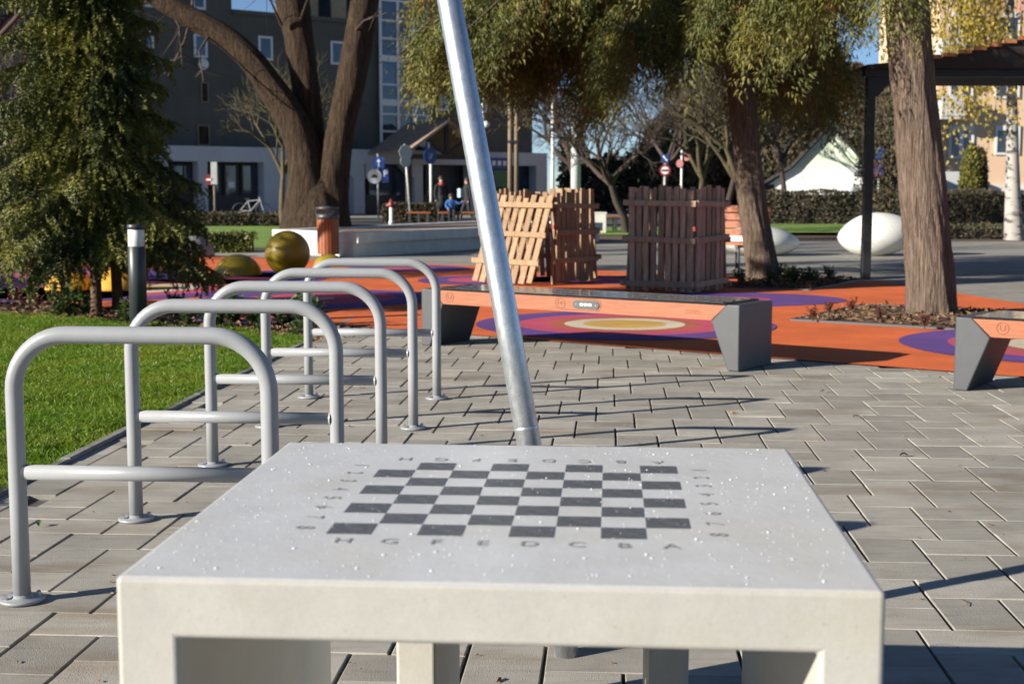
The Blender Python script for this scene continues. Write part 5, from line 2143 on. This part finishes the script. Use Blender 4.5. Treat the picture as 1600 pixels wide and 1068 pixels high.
s = thing('road_sign', 'red no entry sign beside pale plate on brownish post before the shops', 'sign', gp(338, 50))
b = MB()
b.lathe([(0.045, 0), (0.04, 2.2)], 10)
b.build('post', M_WOODP, s)
b = MB()
disc(b, (-0.15, -0.06, 1.62), 0.19, FRN)
pl = b.build('round_plate', M_RED, s)
b = MB()
b.box(-0.27, -0.03, -0.09, -0.083, 1.59, 1.65)
b.build('white_bar', M_WHITE, pl)
b = MB()
b.box(-0.10, 0.12, -0.09, -0.05, 1.45, 2.25)
b.build('pale_plate', M_SIGNB, s)

s = thing('road_sign', 'blue plate over red and white round sign above the grey brown crate', 'sign', gp(1037, 50))
b = MB()
b.lathe([(0.035, 0), (0.035, 2.5)], 10)
b.build('post', M_SIGNB, s)
b = MB()
disc(b, (0, -0.05, 1.95), 0.21, FRN)
pl = b.build('round_plate', M_RED, s)
b = MB()
disc(b, (0, -0.072, 1.95), 0.14, FRN, 0.004)
b.build('white_face', M_WHITE, pl)
b = MB()
b.box(-0.12, 0.12, -0.082, -0.077, 1.91, 1.99)
b.build('red_bar', M_RED, pl)
b = MB()
b.box(-0.14, 0.14, -0.06, -0.04, 2.22, 2.52)
pl = b.build('blue_plate', M_BLUE, s)
b = MB()
b.beam((-0.08, -0.066, 2.47), (0.08, -0.066, 2.27), 0.05, 0.05)
b.build('white_stripe', M_WHITE, pl)

s = thing('road_sign', 'dim red bordered sign on striped post among the leafless trees', 'sign', gp(1063, 58))
b = MB()
b.lathe([(0.045, 0), (0.045, 3.0)], 10)
b.build('post', M_POLEW, s)
b = MB()
disc(b, (0.20, -0.05, 2.70), 0.24, (-0.6, -0.8, 0))
b.build('round_plate', M_RED, s)
b = MB()
disc(b, (-0.08, -0.06, 2.35), 0.17, (-0.6, -0.8, 0))
b.build('small_plate', M_RED, s)

s = thing('road_sign', 'blue and red no stopping sign beside the black shelter post', 'sign', gp(1369, 54))
b = MB()
b.lathe([(0.035, 0), (0.035, 2.9)], 10)
b.build('post', M_SIGNB, s)
b = MB()
disc(b, (0, -0.05, 2.05), 0.30, FRN)
pl = b.build('round_plate', M_RED, s)
b = MB()
disc(b, (0, -0.072, 2.05), 0.23, FRN, 0.004)
b.build('blue_face', M_BLUE, pl)
b = MB()
b.beam((-0.16, -0.082, 2.21), (0.16, -0.082, 1.89), 0.05, 0.01)
b.beam((-0.16, -0.084, 1.89), (0.16, -0.084, 2.21), 0.05, 0.01)
b.build('red_cross', M_RED, pl)
b = MB()
b.box(-0.16, 0.16, -0.06, -0.04, 2.4, 2.85)
b.build('blue_plate', M_BLUE, s)

s = thing('lamp_pole', 'slim white pole with round camera, close beside the leaning tube', 'pole', gp(755, 50))
hp = AT(751, 111, 50).z
b = MB()
b.lathe([(0.06, 0), (0.045, hp)], 12)
b.build('pole', M_POLEW, s)
b = MB()
b.lathe([(0.001, -0.12), (0.12, -0.06), (0.14, 0.04), (0.05, 0.12), (0.001, 0.14)], 14, (0.12, -0.1, AT(757, 195, 50).z))
b.build('camera_globe', M_POLEW, s)
s = thing('flag_pole', 'white painted pole with dark clamp rising behind the tent shaped crate', 'pole', gp(863, 46))
hp = AT(863, 157, 46).z
b = MB()
b.lathe([(0.06, 0), (0.055, hp)], 12)
b.build('pole', M_POLEW, s)
b = MB()
z_ = AT(863, 203, 46).z
b.lathe([(0.075, z_ - 0.06), (0.12, z_ - .03), (0.12, z_ + 0.02), (0.075, z_ + 0.06)], 12)
b.build('clamp', M_BLACK, s)
s = thing('pale_column', 'thick pale grey round column behind the tent shaped crate', 'column', gp(899, 45))
hp = AT(899, 152, 45).z
b = MB()
b.lathe([(0.165, 0), (0.155, hp * 0.86), (0.13, hp * 0.87), (0.13, hp)], 20)
b.build('shaft', M_PILLAR, s)
b = MB()
b.lathe([(0.19, 0), (0.19, 0.25), (0.17, 0.3)], 20)
b.build('base', M_PILLAR, s)
s = thing('utility_pole', 'pair of old wooden utility poles bolted side by side', 'pole', gp(801, 58))
for dx, py in ((-0.11, 158), (0.16, 60)):
    b = MB()
    b.lathe([(0.10, 0), (0.08, AT(800, py, 58).z)], 10, (dx, 0, 0))
    b.build('pole', M_WOODP, s)
b = MB()
b.box(-0.2, 0.25, -0.13, -0.1, 3.2, 3.3)
b.build('brace', M_BLACK, s)

# hydrant
s = thing('hydrant', 'small red and white hydrant on the grass strip', 'hydrant', gp(612, 50))
b = MB()
b.lathe([(0.09, 0), (0.09, 0.12), (0.065, 0.14), (0.065, 0.62)], 14)
b.build('barrel', M_POLEW, s)
b = MB()
b.lathe([(0.07, 0.62), (0.11, 0.64), (0.11, 0.74), (0.08, 0.80), (0.05, 0.90), (0.02, 0.93)], 14)
b.tube([(-0.17, 0, 0.70), (0.17, 0, 0.70)], 0.055, 10)
b.build('head', M_RED, s)


# flat distant benches
def flat_bench(label, base, L_, rz=0.0):
    t = thing('flat_bench', label, 'bench', base, rz, 'backless wooden benches far off by the road')
    for k in range(3):
        b = MB()
        b.box(-L_ / 2, L_ / 2, -0.22 + k * 0.15, -0.22 + k * 0.15 + 0.13, 0.42, 0.47)
        b.build('seat_slat', M_BENCHW, t)
    for x in (-L_ * 0.38, 0, L_ * 0.38):
        b = MB()
        b.box(x - 0.04, x + 0.04, -0.2, 0.2, 0, 0.418)
        b.build('leg', M_BENCHM, t)
    return t


flat_bench('far backless bench between the hydrant and the blue jacketed child', gp(655, 49.5), 0.85)
flat_bench('far backless bench with the blue jacketed child on it', gp(716, 49.5), 1.45)
flat_bench('far backless bench seen between the two slat crates', gp(960, 42), 1.0, 0.1)
lw_ = thing('low_wall', 'pale low concrete ledge between the two slat crates', 'ledge', gp(950, 40))
b = MB()
b.box(-0.55, -0.05, 0, 0.8, 0, 0.55)
b.build('block', M_WALLC, lw_, bevel=0.02)
b = MB()
b.box(-0.56, -0.04, -0.01, 0.81, 0.553, 0.60)
b.build('cap', M_WALLC, lw_, bevel=0.01)

# bicycles parked by the shops
bk = thing('bicycle', 'dark bicycle parked before the shop windows', 'bicycle', gp(395, 62))
for x in (-0.52, 0.52):
    b = MB()
    ring_ = [(x + 0.33 * math.cos(2 * math.pi * k / 20), 0, 0.34 + 0.33 * math.sin(2 * math.pi * k / 20)) for k in range(21)]
    b.tube(ring_, 0.022, 6, cap=False, up=(0, 1, 0))
    b.build('wheel', M_BLACK, bk)
b = MB()
for a_, c_ in (((-0.52, 0.34), (-0.05, 0.32)), ((-0.05, 0.32), (-0.18, 0.82)), ((-0.52, 0.34), (-0.16, 0.76)), ((-0.05, 0.32), (0.36, 0.80)), ((-0.16, 0.76), (0.36, 0.82)), ((0.52, 0.34), (0.34, 0.95))):
    b.beam((a_[0], 0, a_[1]), (c_[0], 0, c_[1]), 0.035, 0.035)
b.build('frame', M_SIGNB, bk)
b = MB()
b.box(-0.30, -0.06, -0.06, 0.06, 0.83, 0.89)
b.build('saddle', M_BLACK, bk)
b = MB()
b.beam((0.33, -0.26, 0.98), (0.33, 0.26, 0.98), 0.03, 0.03)
b.build('handlebar', M_BLACK, bk)


# ================================================================== PEOPLE
def person(label, loc, rz, joints, bones, zones, hair=True, extras=()):
    t = thing('person', label, 'person', loc, rz, 'people by the far benches')
    names = list(joints)
    me = bpy.data.meshes.new('body')
    me.from_pydata([joints[k][0] for k in names], [(names.index(a_), names.index(c_)) for a_, c_ in bones], [])
    ob = bpy.data.objects.new('body', me)
    COL.objects.link(ob)
    sk = ob.modifiers.new('skin', 'SKIN')
    for i, k in enumerate(names):
        v = me.skin_vertices[0].data[i]
        r = joints[k][1]
        v.radius = r if isinstance(r, tuple) else (r, r)
        v.use_root = (k == 'pelvis')
    sb = ob.modifiers.new('smooth', 'SUBSURF')
    sb.levels = 2
    sb.render_levels = 2
    dg = bpy.context.evaluated_depsgraph_get()
    nm = bpy.data.meshes.new_from_object(ob.evaluated_get(dg))
    bpy.data.objects.remove(ob)
    nm.materials.clear()
    ms = [zones['skin'], zones['coat'], zones['legs'], M_BLACK]
    for m in ms:
        nm.materials.append(m)
    J = {k: Vector(joints[k][0]) for k in names}
    for p in nm.polygons:
        best = min(names, key=lambda k: (p.center - J[k]).length - (joints[k][1] if not isinstance(joints[k][1], tuple) else joints[k][1][0]) * 0.8)
        z = zones['map']
        p.material_index = 0 if best in ('head', 'crown', 'neck', 'hand_l', 'hand_r', 'chin') else (3 if best in ('foot_l', 'foot_r', 'toe_l', 'toe_r') else (2 if best in ('knee_l', 'knee_r', 'ankle_l', 'ankle_r', 'hip_l', 'hip_r') else 1))
        p.use_smooth = True
    bo = bpy.data.objects.new('body', nm)
    link(bo, t)
    hd = J['crown']
    hn = (J['crown'] - J['neck']).normalized()
    b = MB()
    vs, fs = [], []
    for j in range(7):
        th = (math.pi * 0.62) * j / 6
        for i in range(14):
            ph = 2 * math.pi * i / 14
            vs.append(hd + Vector((0.103 * math.sin(th) * math.cos(ph), 0.115 * math.sin(th) * math.sin(ph) + 0.02, 0.115 * math.cos(th) - 0.015 + (0.0 if math.sin(ph) > -0.3 else 0.03 * j / 6))))
    for j in range(6):
        for i in range(14):
            fs.append((j * 14 + i, (j + 1) * 14 + i, (j + 1) * 14 + (i + 1) % 14, j * 14 + (i + 1) % 14))
    b.add(vs, fs, True)
    b.build('hair', M_HAIR, t)
    for nm_, mb, m in extras:
        mb.build(nm_, m, t)
    return t


def standing(h=1.7, arm=None, coat_long=True):
    k = h / 1.7
    j = {'pelvis': ((0, 0, 0.93), (0.15, 0.11)), 'waist': ((0, 0, 1.08), (0.14, 0.10)), 'chest': ((0, 0, 1.28), (0.165, 0.11)), 'collar': ((0, 0, 1.42), (0.10, 0.08)), 'neck': ((0, 0, 1.49), 0.052),
         'head': ((0, -0.01, 1.575), (0.076, 0.09)), 'crown': ((0, 0, 1.645), (0.07, 0.085)),
         'sho_l': ((-0.19, 0, 1.39), 0.062), 'elb_l': ((-0.25, 0.02, 1.12), 0.048), 'wri_l': ((-0.24, -0.06, 0.90), 0.036), 'hand_l': ((-0.235, -0.08, 0.81), (0.03, 0.04)),
         'sho_r': ((0.19, 0, 1.39), 0.062), 'elb_r': ((0.25, 0.02, 1.12), 0.048), 'wri_r': ((0.24, -0.06, 0.90), 0.036), 'hand_r': ((0.235, -0.08, 0.81), (0.03, 0.04)),
         'hip_l': ((-0.095, 0, 0.86), 0.095), 'knee_l': ((-0.10, -0.03, 0.48), 0.062), 'ankle_l': ((-0.10, 0.03, 0.09), 0.042), 'toe_l': ((-0.11, -0.13, 0.035), (0.04, 0.03)),
         'hip_r': ((0.095, 0, 0.86), 0.095), 'knee_r': ((0.11, 0.03, 0.48), 0.062), 'ankle_r': ((0.12, 0.10, 0.09), 0.042), 'toe_r': ((0.13, -0.05, 0.035), (0.04, 0.03))}
    if arm:
        j.update(arm)
    return {n_: (tuple(c * k for c in v[0]), v[1] if isinstance(v[1], float) and k == 1 else (tuple(x * k for x in v[1]) if isinstance(v[1], tuple) else v[1] * k)) for n_, v in j.items()}


BN = [('pelvis', 'waist'), ('waist', 'chest'), ('chest', 'collar'), ('collar', 'neck'), ('neck', 'head'), ('head', 'crown'), ('collar', 'sho_l'), ('sho_l', 'elb_l'), ('elb_l', 'wri_l'), ('wri_l', 'hand_l'),
      ('collar', 'sho_r'), ('sho_r', 'elb_r'), ('elb_r', 'wri_r'), ('wri_r', 'hand_r'), ('pelvis', 'hip_l'), ('hip_l', 'knee_l'), ('knee_l', 'ankle_l'), ('ankle_l', 'toe_l'),
      ('pelvis', 'hip_r'), ('hip_r', 'knee_r'), ('knee_r', 'ankle_r'), ('ankle_r', 'toe_r')]
sc_ = MB()
sc_.lathe([(0.10, 1.40), (0.125, 1.43), (0.12, 1.49), (0.085, 1.51)], 14)
sk_ = MB()
sk_.lathe([(0.20, 0.60), (0.185, 0.78), (0.165, 0.95), (0.155, 1.05)], 18)
person('adult in long dark coat with red scarf standing behind the far bench', gp(690, 51.2), R(25), standing(1.72), BN, {'skin': M_SKIN, 'coat': M_COATD, 'legs': M_TROU, 'map': 0}, extras=(('scarf', sc_, M_SCARF), ('coat_skirt', sk_, M_COATD)))
bg_ = MB()
bg_.box(-0.36, -0.15, -0.20, -0.06, 0.98, 1.30)
person('adult in black jacket with pale blue bag walking past the far bench', gp(730, 50.6), R(-60), standing(1.66, {'knee_l': ((-0.10, -0.16, 0.5), 0.062), 'ankle_l': ((-0.10, -0.22, 0.1), 0.042), 'toe_l': ((-0.11, -0.37, 0.05), (0.04, 0.03)), 'knee_r': ((0.10, 0.05, 0.48), 0.062), 'ankle_r': ((0.11, 0.25, 0.13), 0.042), 'toe_r': ((0.11, 0.12, 0.04), (0.04, 0.03))}), BN, {'skin': M_SKIN, 'coat': M_COATD, 'legs': M_TROU, 'map': 0}, extras=(('shoulder_bag', bg_, M_BAG),))
sit = {'pelvis': ((0, 0.02, 0.56), (0.15, 0.12)), 'waist': ((0, 0.0, 0.68), (0.14, 0.11)), 'chest': ((0, -0.02, 0.84), (0.15, 0.12)), 'collar': ((0, -0.05, 0.95), (0.095, 0.08)), 'neck': ((0, -0.07, 1.0), 0.05),
       'head': ((0, -0.11, 1.06), (0.075, 0.09)), 'crown': ((0, -0.11, 1.13), (0.07, 0.085)),
       'sho_l': ((-0.16, -0.05, 0.92), 0.06), 'elb_l': ((-0.22, -0.10, 0.72), 0.046), 'wri_l': ((-0.15, -0.24, 0.64), 0.034), 'hand_l': ((-0.12, -0.30, 0.62), (0.028, 0.035)),
       'sho_r': ((0.16, -0.05, 0.92), 0.06), 'elb_r': ((0.32, -0.12, 0.82), 0.046), 'wri_r': ((0.48, -0.14, 0.88), 0.034), 'hand_r': ((0.55, -0.14, 0.91), (0.028, 0.035)),
       'hip_l': ((-0.09, -0.05, 0.54), 0.085), 'knee_l': ((-0.10, -0.36, 0.52), 0.058), 'ankle_l': ((-0.10, -0.36, 0.12), 0.04), 'toe_l': ((-0.11, -0.48, 0.06), (0.038, 0.03)),
       'hip_r': ((0.09, -0.05, 0.54), 0.085), 'knee_r': ((0.10, -0.36, 0.52), 0.058), 'ankle_r': ((0.10, -0.36, 0.12), 0.04), 'toe_r': ((0.11, -0.48, 0.06), (0.038, 0.03))}
sit = {k_: (tuple(c_ * (0.86 if i_ < 2 else 0.86) + (0.0 if i_ < 2 else 0.055) for i_, c_ in enumerate(v_[0])), tuple(x_ * 0.9 for x_ in v_[1]) if isinstance(v_[1], tuple) else v_[1] * 0.9) for k_, v_ in sit.items()}
person('child in bright blue jacket sitting on the far bench with one arm held out', gp(705, 49.45), R(8), sit, BN, {'skin': M_SKIN, 'coat': M_COATB, 'legs': M_TROU, 'map': 0})
